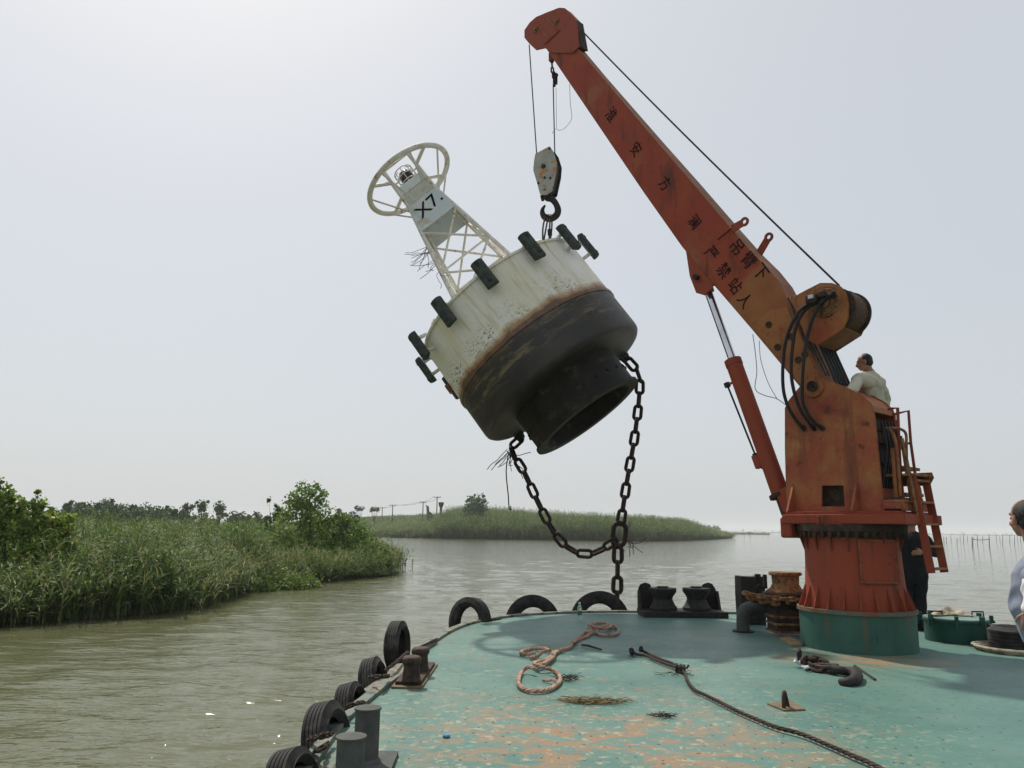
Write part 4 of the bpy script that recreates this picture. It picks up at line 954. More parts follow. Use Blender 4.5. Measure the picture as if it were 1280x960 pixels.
# weeds caught on the tower
mb = MB(local=True); 
for k in range(16):
    p = corner(0, HH + random.uniform(.28, .5) * (ZT - HH)) + Vector((-.03, -.02, 0)); pts = [p]
    wdir = BM.to_3x3().inverted() @ Vector((-1 + random.uniform(-.3, .8), 0, -.5 + random.uniform(-.6, .4)))
    for q_ in range(5): wdir = wdir + Vector([random.uniform(-.4, .4) for _ in range(3)]); pts.append(pts[-1] + wdir.normalized() * random.uniform(.05, .13))
    mb.tube(pts, .006, 4)
mb.build('caught_weed', M['stick'], buoy)

# sling from hook to the buoy lifting eye
slg = thing('lifting_sling', 'black wire sling looped over the crane hook down to the buoy', 'sling', LIFT)
hkc = bpnt(686.5, 270, 0)
def sl_(dx0, dx1, y1):
    a = hkc + Vector((dx0, 0, 0)); b = P(y1[0], y1[1], LIFT.y); return [a + Vector((0, 0, .03)), a.lerp(b, .25) + Vector((dx1, 0, 0)), a.lerp(b, .6) + Vector((dx1, 0, 0)), b]
for dx0, dx1, e_ in ((-.06, -.03, (678.5, 299)), (-.02, .0, (680, 299)), (.02, .0, (686.5, 299)), (.04, .02, (688, 299))):
    mb = MB(); mb.tube(spline(sl_(dx0, dx1, e_), 6), .018, 7); mb.build('sling_leg', M['letter'], slg)
mb = MB(); mb.cyl(P(687, 287, LIFT.y), P(687.5, 294, LIFT.y), .045, n=10); mb.build('ferrule', M['black'], slg)

# mooring chain
mch = thing('mooring_chain', 'heavy black mooring chain looped under the buoy and dropping past the bow', 'chain', ATT[0])
DJ = (ATT[0].y + ATT[1].y) / 2
J = P(774, 668, DJ)
LK = .375; lkm = link_mesh(LK, .22, .037, M['chain']); pit = .282
lp = [(640, 562), (655, 590), (668, 618), (680, 643), (692, 664), (706, 681), (724, 691), (742, 691), (758, 683), (770, 674)]
pathL = [ATT[0]] + [P(x, y, ATT[0].y + (DJ - ATT[0].y) * i / 9) for i, (x, y) in enumerate(lp)]
lay_chain(mch, spline(pathL, 4), lkm, pit, .35)
pathR = [ATT[1], P(798, 468, ATT[1].y), P(799, 495, DJ), P(793, 548, DJ), P(784, 600, DJ), P(778, 640, DJ), P(775.5, 655, DJ)]
lay_chain(mch, spline(pathR, 4), lkm, pit, .3)
big = link_mesh(.56, .36, .052, M['chain']); putmesh('joining_link', big, mch, wm(mch).inverted() @ Matrix.Translation(J) @ Matrix.Rotation(.12, 4, 'Y'))
lk2 = link_mesh(.40, .25, .045, M['chain']); lay_chain(mch, [P(772.5, 684, DJ), P(771, 765, DJ), P(770.5, 765, DJ) - UP * 1.7], lk2, .31, .1)
# dead plants dangling at the left end of the chain
pw = P(636, 565, ATT[0].y)
def twigs(n, p, name, label, spread=.25, down=.7, r=.008, cat='plant debris', par=None, mm_='stick'):
    mb = MB()
    for k in range(n):
        q_ = Vector(p) + Vector([random.uniform(-.06, .06) for _ in range(3)]); pts = [q_]; d = Vector((random.uniform(-1, 1) * spread * 3, random.uniform(-.3, .3), -down))
        for s_ in range(random.randint(3, 7)): d = d + Vector((random.uniform(-.5, .5), random.uniform(-.2, .2), random.uniform(-.4, .35))); pts.append(pts[-1] + d.normalized() * random.uniform(.05, .14))
        mb.tube(pts, r, 4)
    return mb
mb = twigs(11, pw, '', ''); mb.tube(spline([pw, pw + Vector((-.05, 0, -.4)), pw + Vector((.0, 0, -.9)), pw + Vector((.02, 0, -1.15)), pw + Vector((.06, 0, -1.2)), pw + Vector((.05, 0, -1.12))], 4), .013, 5)
tag(mb.build('hanging_roots', M['stick']), 'tangle of dark dead roots dangling from the left end of the mooring chain', 'plant debris')
mb = MB(); pj = P(783, 676, DJ)
for k in range(7):
    pts = [pj + Vector((random.uniform(-.1, .1), 0, random.uniform(-.05, .05)))]; d = Vector((random.uniform(.2, 1), 0, random.uniform(-.2, .2)))
    for s_ in range(5): d = d + Vector((random.uniform(-.5, .5), 0, random.uniform(-.5, .5))); pts.append(pts[-1] + d.normalized() * .08)
    mb.tube(pts, .007, 4)
tag(mb.build('hanging_roots', M['stick']), 'small knot of twigs caught where the chains join', 'plant debris')

# ------------------------------------------------------------------ tyres along the deck edge
def tyre_mesh(R1, R0, W_, seed=0, nm='tyre'):
    mb = MB(local=True); h_ = W_ / 2
    prof = [(R0, -h_ * .55), (R0 + .02, -h_ * .8), (R0 + (R1 - R0) * .45, -h_), (R1 - .05, -h_ * .9), (R1 - .012, -h_ * .72)]
    g_ = []
    nn = 5
    for k in range(nn):
        z0 = -h_ * .72 + 1.44 * h_ * k / nn; z1 = -h_ * .72 + 1.44 * h_ * (k + 1) / nn; q_ = (z1 - z0)
        g_ += [(R1, z0 + q_ * .12), (R1, z1 - q_ * .12)]
        if k < nn - 1: g_ += [(R1 - .014, z1 - q_ * .06), (R1 - .014, z1 + q_ * .06)]
    prof += g_ + [(R1 - .012, h_ * .72), (R1 - .05, h_ * .9), (R0 + (R1 - R0) * .45, h_), (R0 + .02, h_ * .8), (R0, h_ * .55), (R0 + .02, h_ * .5), (R0 + .06, 0), (R0 + .02, -h_ * .5), (R0, -h_ * .55)]
    mb.lathe(prof, 44); return mb.mesh(nm, M['rubber'])
clm = link_mesh(.075, .045, .010, M['chain'], seg=12, sides=6)
def tyre(c, axis, R1, R0, W_, label, chain_to=None, lean=0):
    t = thing('tyre_fender', label, 'tyre', c, group='old tyres hung along the barge edge')
    q_ = Vector(axis).normalized().to_track_quat('Z', 'Y').to_matrix().to_4x4()
    putmesh('tread_and_sidewall', tyre_mesh(R1, R0, W_), t, q_)
    return t
def lash(t, pts, band=True):
    lay_chain(t, spline(pts, 4), clm, .052, .2, 'lashing_link', facing=Vector((0, -.5, 1)), jitter=.4)
# bow tyres (faces turned to us)
c = P(750, 777, 15.0); t = tyre(c, (.05, -1, .12), .56, .33, .26, 'black tyre leaning on the bow edge in front of the hanging chain')
lash(t, [P(724, 768, 14.5), P(716, 769, 14.5), P(705, 769, 14.5)])
lash(t, [P(775, 766, 14.6), P(782, 768, 14.6), P(788, 769, 14.5)])
c = P(666, 779, 14.4); t = tyre(c, (-.12, -1, .12), .50, .28, .24, 'half-hidden black tyre at the bow, between the plastic bottle and the port curve')
lash(t, [P(690, 766, 14.1), P(700, 768, 14.1), P(712, 769, 14.2)])
c = P(587, 778, 13.0); t = tyre(c, (-.62, -.78, .10), .40, .25, .22, 'black tyre standing on the rounded port bow')
lash(t, [P(606, 776, 12.7), P(616, 775, 12.9), P(626, 774, 13.1)])
c = P(509, 806, 9.7) + Vector((-.12, 0, -.02)); t = tyre(c, (.985, -.17, .05), .30, .19, .19, 'upright black tyre behind the double iron fairlead stub, tallest on the port side')
lash(t, [G(527, 808, .06), G(536, 804, .06), G(546, 799, .05)])
lash(t, [G(482, 838, .1), G(495, 828, .12), G(510, 815, .06)])
c = P(475, 847, 8.3) + Vector((-.06, 0, -.05)); t = tyre(c, (.96, -.12, .25), .25, .15, .20, 'brown-treaded tyre just behind the upright one on the port side')
lash(t, [G(462, 846, .1), G(474, 846, .14), G(486, 845, .08)])
c = P(449, 880, 7.1) + Vector((-.06, 0, -.05)); t = tyre(c, (.95, -.16, .26), .23, .14, .19, 'small round-shouldered tyre in the middle of the port row')
lash(t, [G(430, 886, .08), G(443, 880, .12), G(455, 878, .06)])
c = P(424, 921, 5.9) + Vector((-.08, 0, -.06)); t = tyre(c, (.96, -.14, .22), .30, .18, .20, 'worn bald tyre tied on beside the pair of bollards')
lash(t, [G(386, 924, .05), G(400, 921, .12), G(416, 917, .08)])
c = P(388, 976, 4.9) + Vector((-.10, 0, -.06)); t = tyre(c, (.95, -.18, .25), .24, .15, .19, 'tyre cut by the bottom edge of the picture, nearest of the port row')
lash(t, [G(392, 940, .05), G(402, 935, .1), G(410, 930, .05)])

# ------------------------------------------------------------------ deck fittings
def place(name, label, cat, p, group=None, rz=0): return thing(name, label, cat, p, Matrix.Rotation(rz, 3, 'Z'), group)
# double bollard (bottom left)
p1 = G(437, 985); p2 = G(455, 950)
p1 = P(436, 985, 4.55); p1.z = 0; p2 = P(456.5, 965, 5.15); p2.z = 0
bo = place('double_bollard', 'pair of dark grey bollard posts with domed caps on the near port edge', 'bollard', (p1 + p2) / 2)
mb = MB(); d = (p2 - p1).normalized(); e = Vector((d.y, -d.x, 0)); a = p1 - d * .22; b = p2 + d * .22
mb.prism([a - e * .18, a + e * .18, b + e * .18, b - e * .18], (0, 0, .03)); mb.build('base_plate', M['bollard'], bo)
for p, hgt, r in ((p1, .315, .078), (p2, .335, .078)):
    mb = MB(); mb.lathe([(r + .02, .031), (r, .05), (r, hgt), (r + .008, hgt + .001), (r + .008, hgt + .012), (r * .6, hgt + .02), (0, hgt + .024)], 36, Matrix.Translation(p)); mb.build('post', M['bollard'], bo)
# twin stub fairlead on plate
fp = G(517, 857)
A, Bq, Cq, Dq = G(489, 861), G(527, 862), G(547, 832), G(512, 831)
ch = place('iron_chock', 'rusty iron chock with two squat tapered stubs on a plate at the port edge', 'chock', (A + Cq) / 2)
mb = MB(); mb.prism([A, Bq, Cq, Dq], (0, 0, .02)); mb.build('base_plate', M['brownedge'], ch)
ctr = (A + Bq + Cq + Dq) / 4
mb = MB(); mb.prism([ctr + (q_ - ctr) * .86 + UP * .021 for q_ in (A, Bq, Cq, Dq)], (0, 0, .03)); mb.build('upper_plate', M['darkrust'], ch, .004)
for (x, y, sz) in ((514, 851, .083), (525, 838, .083)):
    p = G(x, y, .05); mb = MB()
    vs = []
    for z, s_ in ((0, 1.12), (.03, 1.02), (.15, .88), (.165, 1.1), (.2, 1.12), (.225, .9)):
        for k in range(8):
            a = 2 * PI * (k + .5) / 8; vs.append(p + Vector((math.cos(a) * sz * s_ * 1.05, math.sin(a) * sz * s_ * 1.2, z)))
    fs = [(i * 8 + k, i * 8 + (k + 1) % 8, i * 8 + 8 + (k + 1) % 8, i * 8 + 8 + k) for i in range(5) for k in range(8)] + [tuple(range(40, 48)), tuple(range(7, -1, -1))]
    mb.add(vs, fs); mb.build('stub', M['darkrust'], ch, .012)
# roller fairlead at the bow
ra = G(802, 767); rb = G(908, 768.5); DR = 14.0
def rp(x, y, D=DR): return P(x, y, D)
rf = place('roller_fairlead', 'black roller fairlead with two waisted rollers between rounded cheeks at the bow', 'fairlead', rp(855, 768))
zb0 = .0
def bb(mb, x0, x1, y0, y1, z0, z1): mb.box(((x0 + x1) / 2, (y0 + y1) / 2, (z0 + z1) / 2), (abs(x1 - x0), abs(y1 - y0), abs(z1 - z0))); return mb
X0 = rp(800, 767).x; X1 = rp(904, 768).x
mb = bb(MB(), X0, X1, 13.65, 14.35, .002, .10); mb.build('base_plate', M['black'], rf, .01)
zs = lambda y: P(850, y, DR).z
for x0, x1 in ((801, 820), (881, 900)):
    a, b = rp(x0, 750).x, rp(x1, 750).x; zt = P(x0, 729.5, DR).z; c = (a + b) / 2; hw_ = (b - a) / 2
    poly = [(a, 14.25, .1), (b, 14.25, .1), (b, 14.25, zt - .12), (b - .06, 14.25, zt - .02), (b - .12, 14.25, zt), (a + .12, 14.25, zt), (a + .04, 14.25, zt - .03), (a, 14.25, zt - .12)]
    mb = MB(); mb.prism(poly, (0, .05, 0)); mb.build('cheek_plate', M['black'], rf, .006)
    mb = MB(); yy = 13.95; xx = a if x0 < 840 else b; zz = zt - .14; mb.prism([(xx - .02, 14.0, .1), (xx - .02, 14.249, .1), (xx - .02, 14.249, zz), (xx - .02, 14.15, zz)], (.04, 0, 0)); mb.build('cheek_web', M['black'], rf)
for xc in (829, 871):
    p = rp(xc, 763, 13.98); p.z = .1; hgt = P(xc, 735, 13.98).z - .1
    mb = MB(); mb.lathe([(.0, .01), (.245, .01), (.245, .05), (.21, .09), (.165, hgt * .5), (.18, hgt - .14), (.24, hgt - .06), (.24, hgt), (.1, hgt), (.1, hgt + .03), (0, hgt + .03)], 36, Matrix.Translation(p)); mb.build('roller', M['black'], rf)
# big deck bollard left of windlass
p = G(939, 772); p = P(939, 772, 12.9); p.z = 0
bl2 = place('square_bollard', 'tall black box bollard with a lipped top behind the bent pipe', 'bollard', p)
zt = P(939, 720.5, 12.9).z; wd = (951 - 925) / FPX * 12.9
mb = MB(); mb.box((p.x, p.y, zt / 2), (wd * .72, .26, zt)); mb.build('column', M['black'], bl2, .01)
for s_ in (-1, 1):
    mb = MB(); xx = p.x + s_ * wd * .42
    mb.prism([(xx - .04, p.y - .17, .0), (xx + .04, p.y - .17, .0), (xx + .04 * (1.3 if s_ > 0 else 1), p.y - .17, zt * .6), (xx + .045, p.y - .17, zt + .005), (xx - .045, p.y - .17, zt + .005), (xx - .04 * (1.3 if s_ < 0 else 1), p.y - .17, zt * .6)], (0, .34, 0)); mb.build('side_channel', M['black'], bl2, .006)
mb = MB(); mb.cyl((p.x + wd * .3, p.y - .1, zt), (p.x + wd * .3, p.y - .1, zt + .045), .05, n=12); mb.build('cap_nut', M['black'], bl2)
# vent pipe elbow
p = P(929, 783, 11.9); p.z = 0
ve = place('vent_elbow', 'fat black pipe elbow rising from the deck and bending to the right', 'pipe', p)
r = .095; hz = P(945, 759, 11.9).z
pts = spline([p + UP * .002, p + UP * (hz * .5), p + Vector((.03, 0, hz * .86)), p + Vector((.16, .0, hz)), p + Vector((.34, .0, hz + .0)), p + Vector((.72, .02, hz - .01))], 6)
mb = MB(); mb.tube(pts, r, 20); mb.build('pipe_bend', M['bollard'], ve)
mb = MB(); mb.cyl(p + UP * .001, p + UP * .02, .16, n=24); mb.build('pipe_flange', M['black'], ve)
mb = MB(); mb.tube([p + Vector((.45, .25, hz * .62)), p + Vector((.95, .25, hz * .6))], .06, 12); mb.build('lower_pipe', M['darkrust'], ve)
# windlass / capstan
p = P(982, 778, 11.6); p.z = 0
wl = place('capstan_windlass', 'rusty capstan windlass with brown warping drum standing left of the crane', 'windlass', p)
zq = lambda y: P(982, y, 11.6).z
K = 11.6 / FPX
mb = MB(); mb.lathe([(0, zq(715)), (.0, zq(716)), (.225, zq(715)), (.235, zq(716.5)), (.235, zq(718.5)), (.195, zq(720)), (.19, zq(730)), (.22, zq(735)), (.28, zq(738.5)), (.285, zq(740)), (.1, zq(740.5))], 36, Matrix.Translation(p + Vector((.03, 0, 0)))); mb.build('warping_drum', M['rust'], wl)
mb = MB()
for y0, y1, r0 in ((740.5, 744, .30), (744.5, 748, .36), (748.5, 751, .31), (751.5, 754, .36), (754.5, 757, .30)):
    mb.lathe([(0.05, zq(y0)), (r0, zq(y0)), (r0 + .015, (zq(y0) + zq(y1)) / 2), (r0, zq(y1)), (.05, zq(y1))], 28, Matrix.Translation(p))
gy = mb.build('gypsy_wheel', M['darkrust'], wl)
for k in range(14):
    a = 2 * PI * k / 14; mb = MB(local=True); mb.box((0, 0, 0), (.07, .05, .05)); 
    if k == 0: cog = mb.mesh('cog', M['rust'])
    putmesh('cog', cog, gy, wm(gy).inverted() @ Matrix.Translation(p + Vector((math.cos(a) * .37, math.sin(a) * .37, zq(750)))) @ Matrix.Rotation(a, 4, 'Z'))
mb = MB(); mb.box((p.x + .02, p.y, zq(757) / 2 + .02), (.46, .42, zq(757) - .04)); mb.build('gear_housing', M['darkrust'], wl, .03)
for z_ in (.06, .17, .27): 
    mb = MB(); mb.box((p.x + .02, p.y - .005, z_), (.50, .455, .03)); mb.build('housing_rib', M['rust'], wl, .006)
mb = MB(); mb.box((p.x - .29, p.y - .05, zq(727)), (.05, .06, .2)); mb.tube([(p.x - .42, p.y - .1, zq(732)), (p.x - .3, p.y - .05, zq(735))], .025, 8); mb.box((p.x - .33, p.y, zq(752)), (.3, .16, .04)); mb.build('brake_lever', M['black'], wl, .005)
cwl = link_mesh(.15, .09, .02, M['rust'], seg=12, sides=6); lay_chain(wl, spline([p + Vector((-.62, -.05, zq(741))), p + Vector((-.45, -.2, zq(744))), p + Vector((-.15, -.38, zq(746))), p + Vector((.15, -.36, zq(747)))], 4), cwl, .105, .3, 'chain_link', facing=Vector((0, -.6, .8)))
lay_chain(wl, spline([p + Vector((-.55, -.02, zq(746))), p + Vector((-.4, -.15, zq(750))), p + Vector((-.2, -.33, zq(752)))], 4), cwl, .105, .8, 'chain_link', facing=Vector((0, -.6, .8)))
# wooden plank, hook and shackles, stick, pad eye
pk = [G(975, 800), G(987, 797), G(1004, 808), G(989, 808.5)]
mb = MB(); mb.prism(pk, (0, 0, .035)); tag(mb.build('timber_offcut', M['wood'], None, .004), 'short worn timber plank lying just left of the green crane base', 'plank')
def heap():
    c = G(1025, 832)
    t = place('chain_hook', 'heavy black hook with shackles and chain lying on a rusty patch before the crane base', 'hook', c)
    lm_ = link_mesh(.17, .115, .024, M['chain'], seg=14, sides=7)
    mb = MB(); a = G(1001, 829, .0); mb.tube([a + Vector((-.02, 0, 0)), a + Vector((-.02, 0, .12)), a + Vector((0, .03, .15)), a + Vector((.02, .06, .12)), a + Vector((.02, .06, 0))], .02, 8); mb.build('deck_eye', M['black'], t)
    lay_chain(t, spline([G(1004, 828, .08), G(1012, 824, .10), G(1022, 826, .08), G(1034, 832, .05)], 4), lm_, .11, .4, facing=Vector((.3, -.6, .8)), jitter=.5)
    lay_chain(t, spline([G(1008, 832, .04), G(1018, 836, .03), G(1030, 838, .03), G(1042, 839, .04)], 4), lm_, .11, .9, facing=Vector((-.3, -.6, .8)), jitter=.5)
    mb = MB()
    for (x, y, rz) in ((1020, 830, .4), (1034, 834, -.5)):
        q_ = G(x, y, .05); pts = [q_ + Matrix.Rotation(rz, 3, 'Z') @ Vector(v_) for v_ in ((-.09, -.07, 0), (.03, -.075, .01), (.10, 0, .02), (.03, .075, .01), (-.09, .07, 0))]
        mb.tube(spline(pts, 4), .026, 8); mb.tube([pts[0] + (pts[0] - pts[-1]).normalized() * .04, pts[-1] - (pts[0] - pts[-1]).normalized() * .04], .024, 8)
    mb.build('shackle', M['darkrust'], t)
    hkp = [G(1040, 836, .06), G(1050, 838, .055), G(1058, 839, .05), G(1066, 840, .05), G(1071, 844, .04), G(1069, 850, .04), G(1060, 853, .035), G(1050, 852, .03)]
    hr_ = [.05, .045, .045, .055, .06, .06, .052, .03]; s_ = spline(hkp, 5); rs = []
    for i in range(7): rs += [hr_[i] + (hr_[i + 1] - hr_[i]) * k / 5 for k in range(5)]
    rs.append(hr_[-1]); mb = MB(); mb.tube(s_, rs, 10); mb.build('hook', M['black'], t)
    mb = MB()
    for k in range(7): q_ = G(1002 + random.uniform(-3, 8), 832 + random.uniform(-3, 3), .04); mb.tube([q_, q_ + Vector((random.uniform(-.08, .08), random.uniform(-.05, .05), random.uniform(0, .05)))], .018, 6)
    mb.build('pale_knot', M['whitecloth'], t)
heap()
mb = MB(); mb.tube([G(1068, 832, .012), G(1080, 840, .012), G(1094, 849.5, .012)], .013, 6); tag(mb.build('iron_rod', M['stick']), 'thin dark rod on the deck right of the heavy hook', 'rod')
pc = G(982, 884)
pe = place('pad_eye', 'brown pad eye ring welded on a diamond plate in the open deck', 'pad eye', pc)
mb = MB(); mb.prism([G(959, 881), G(980, 889.5), G(1007, 888.5), G(988, 877)], (0, 0, .014)); mb.build('base_plate', M['brownedge'], pe)
mb = MB(); c = G(982, 883, .02); ax_ = Vector((1, .25, 0)).normalized()
mb.tube(spline([c - ax_ * .0 + Vector((-.025, -.03, -.01)), c + Vector((-.02, -.02, .07)), c + Vector((-.005, .0, .115)), c + Vector((.012, .02, .07)), c + Vector((.035, .04, -.01))], 6), .017, 10); mb.build('eye_ring', M['darkrust'], pe)

# ropes on deck
def twisted(pts, r, name, label, m, cat='rope', strands=3, pitch=.09, parent=None):
    """a laid rope: three strands wound round the path"""
    pts = spline(pts, 10); cum = [0]
    for a, b in zip(pts, pts[1:]): cum.append(cum[-1] + (b - a).length)
    n = int(cum[-1] / (pitch / 7)); path = []; k = 0
    for i in range(n):
        s_ = cum[-1] * i / (n - 1)
        while k < len(cum) - 2 and cum[k + 1] < s_: k += 1
        path.append(pts[k].lerp(pts[k + 1], (s_ - cum[k]) / max(cum[k + 1] - cum[k], 1e-6)))
    mb = MB()
    for q_ in range(strands):
        sp_ = []
        for i, p in enumerate(path):
            t = (path[min(i + 1, n - 1)] - path[max(i - 1, 0)]).normalized(); sd = t.cross(UP); sd = sd.normalized() if sd.length > .01 else Vector((1, 0, 0)); up2 = sd.cross(t)
            a = 2 * PI * (q_ / strands + i / 7.0 * 1.0 / 1.0 * .5); sp_.append(p + (sd * math.cos(a) + up2 * math.sin(a)) * r * .5)
        mb.tube(sp_, r * .58, 6)
    if parent: return mb.build(name, m, parent)
    return tag(mb.build(name, m), label, cat)
Z1 = .028
def gp(l, z=Z1, dz=None): return [G(q_[0], q_[1], (q_[2] if len(q_) > 2 else z)) for q_ in l]
hemp = thing('hemp_rope', 'thick brown hemp rope lying in two loose loops on the worn deck', 'rope', G(700, 825))
twisted(gp([(668, 836, .07), (660, 834, .07), (652, 840), (648, 850), (650, 858), (662, 863.5), (680, 863), (693, 858), (700, 850), (697, 842), (690, 837), (678, 834, .06), (668, 830, .07), (672, 827, .06), (684, 824, .05), (690, 817, .05), (682, 811, .05), (668, 811), (655, 813), (651, 816.5), (657, 818), (669, 816, .045)]), .021, 'rope_strands', '', M['manila'], parent=hemp)
twisted(gp([(662, 822, .03), (672, 820, .03), (678, 815, .07), (686, 813, .08), (691, 817, .04), (700, 813), (712, 809), (716, 803), (722, 797), (734, 790, .05), (745, 785, .06), (754, 783, .07), (764, 781, .04), (772, 786), (772, 791), (764, 794), (752, 793.5), (745, 790), (752, 785, .05)]), .021, 'rope_strands', '', M['manila'], parent=hemp)
twisted(gp([(668, 832, .06), (680, 829, .05), (691, 822, .04), (694, 815, .03), (705, 811, .05)]), .021, 'rope_strands', '', M['manila'], parent=hemp)
twisted(gp([(716, 803, .05), (724, 799, .02), (734, 795), (740, 788, .04), (736, 781, .05), (745, 779), (756, 779), (764, 782, .05), (754, 786, .08), (744, 784, .1), (738, 781, .08)]), .020, 'rope_strands', '', M['manila'], parent=hemp)
twisted(gp([(678, 850, .02), (684, 851, .02), (692, 850, .05), (698, 856, .02)]), .012, 'rope_strands', '', M['manila'], parent=hemp)
wrs = thing('wire_rope', 'dark twisted wire rope with a spliced eye running across the deck to the lower right', 'wire rope', G(860, 840))
twisted(gp([(851, 836, .03), (856, 842), (860, 852), (868, 862), (882, 869), (900, 878), (920, 888), (945, 899), (970, 909), (1000, 917), (1030, 929), (1062, 943), (1090, 955), (1120, 972), (1150, 995)], .03), .0165, 'rope_strands', '', M['darkrust'], parent=wrs, strands=3)
twisted(gp([(851, 836, .05), (838, 832), (822, 826), (808, 820), (797, 818), (790, 815, .05)], .03), .017, 'rope_strands', '', M['darkrust'], parent=wrs)
twisted(gp([(850, 835, .06), (840, 829), (826, 824), (814, 819), (804, 814), (801, 812, .06)], .03), .016, 'rope_strands', '', M['darkrust'], parent=wrs)
mb = MB(); 
for dx in (0, 5, 9): c = G(846 + dx, 835.5 + dx * .2, .04); mb.tube(circle(c, .04, (1, -.2, 0), 12), .018, 6, closed=True)
mb.tube([G(790, 815, .03), G(789, 812.5, .08)], [.035, .03], 8); mb.tube([G(801, 812, .04), G(801.5, 810, .09)], [.03, .026], 8); mb.tube([G(858, 836, .05), G(861, 831, .09)], .01, 6)
mb.build('eye_seizing', M['black'], wrs)
# sticks and dried weed on the deck
mb = MB(); mb.tube([G(727, 806, .02), G(735, 807, .03), G(752, 812, .015)], [.012, .016, .01], 6); tag(mb.build('dry_stick', M['stick']), 'dark bent stick lying in the buoy shadow near the hemp rope', 'stick')
def litter(cx, cy, rx, ry, n, name, label, m='dry', h_=.03, L_=.16):
    mb = MB()
    for k in range(n):
        a = random.uniform(0, 2 * PI); rr_ = math.sqrt(random.random()); p = G(cx + math.cos(a) * rr_ * rx, cy + math.sin(a) * rr_ * ry, random.uniform(.006, h_ * (1.1 - rr_)))
        th_ = random.gauss(0, .6) + (PI if random.random() < .5 else 0); d = Vector((math.cos(th_), math.sin(th_), random.uniform(-.05, .3))); l_ = random.uniform(.4, 1) * L_
        mid = p + d * l_ * .5 + Vector((random.uniform(-.02, .02), random.uniform(-.02, .02), random.uniform(0, .02))); e_ = p + d * l_; e_.z = max(e_.z, .006)
        mb.tube([p, mid, e_], [.0025, .003, .0015], 4)
    return tag(mb.build(name, M[m]), label, 'plant debris')
litter(742, 877, 38, 2.6, 170, 'dried_weeds', 'long matted strand of straw coloured weed on the worn middle of the deck')
litter(710, 848, 13, 4, 50, 'dried_weeds', 'small dark twiggy weed tuft beside the near rope loop', 'stick', .05, .12)
litter(830, 895, 13, 2.2, 40, 'dried_weeds', 'little dark weed wisp right of the bare tan patches', 'stick', .03, .1)
litter(845, 843, 22, 1.6, 14, 'dried_weeds', 'few thin stems under the wire rope splice', 'stick', .02, .14)
mb = MB(); mb.lathe([(0, .006), (.028, .006), (.028, .016), (.022, .022), (0, .022)], 16, Matrix.Translation(G(558, 922))); m = mat('blue_plastic', (.08, .24, .42), None, 5, .35); tag(mb.build('bottle_cap', m), 'tiny flat blue plastic cap on the near port deck', 'cap')
# plastic bottle
gl = bpy.data.materials.new('clear_plastic'); gl.use_nodes = True; b_ = gl.node_tree.nodes['Principled BSDF']; b_.inputs['Transmission Weight'].default_value = .9; b_.inputs['Roughness'].default_value = .08; b_.inputs['Base Color'].default_value = rgb(.75, .95, .88); b_.inputs['IOR'].default_value = 1.2
p = G(724.5, 774.5); S_ = 13.4 / FPX
bt = place('plastic_bottle', 'small clear plastic drinking bottle standing at the bow edge by the tyre', 'bottle', p)
mb = MB(); mb.lathe([(0, .003), (.035, .003), (.038, .02), (.036, .09), (.039, .12), (.036, .15), (.038, .18), (.03, .215), (.015, .24), (.015, .255)], 20, Matrix.Translation(p)); mb.build('bottle_body', gl, bt)
mb = MB(); mb.lathe([(.0, .28), (.018, .28), (.018, .255), (.0, .255)], 14, Matrix.Translation(p)); mb.build('cap', M['whitecloth'], bt)
mb = MB(); mb.lathe([(.0375, .075), (.0375, .14)], 20, Matrix.Translation(p)); mb.build('label_band', M['green'], bt)
# hatch
hc_ = (G(1156, 803) + G(1240, 806)) / 2; hc_ = P(1197, 803, 11.2); hc_.z = 0
RH = 34.5 / FPX * 11.2
ht = place('deck_hatch', 'round dark green deck hatch with pale lid and rag right of the crane', 'hatch', hc_)
mb = MB(); mb.lathe([(RH, .002), (RH, .27), (RH + .02, .275), (RH + .02, .30), (RH - .05, .30)], 48, Matrix.Translation(hc_)); mb.build('coaming', M['dgreen'], ht)
mb = MB(); mb.lathe([(RH + .01, .302), (RH + .01, .322), (RH * .8, .335), (0, .345)], 48, Matrix.Translation(hc_)); mb.build('lid', M['lid'], ht)
for k in range(8):
    a = 2 * PI * k / 8 + .3; d = Vector((math.cos(a), math.sin(a), 0)); mb = MB(); c = hc_ + d * (RH + .03); mb.box(c + UP * .31, (.05, .05, .12), Matrix.Rotation(a, 3, 'Z')); mb.tube([c + UP * .3 + d * .03, c + UP * .2 + d * .04], .012, 6); mb.build('dog_clamp', M['dgreen'], ht)
for sx in (-1, 1):
    c = hc_ + Vector((sx * RH * .72, -.05, .335)); mb = MB(); mb.tube([c + Vector((-.08, 0, 0)), c + Vector((-.08, 0, .07)), c + Vector((.08, 0, .07)), c + Vector((.08, 0, 0))], .012, 6); mb.build('lid_handle', M['black'], ht)
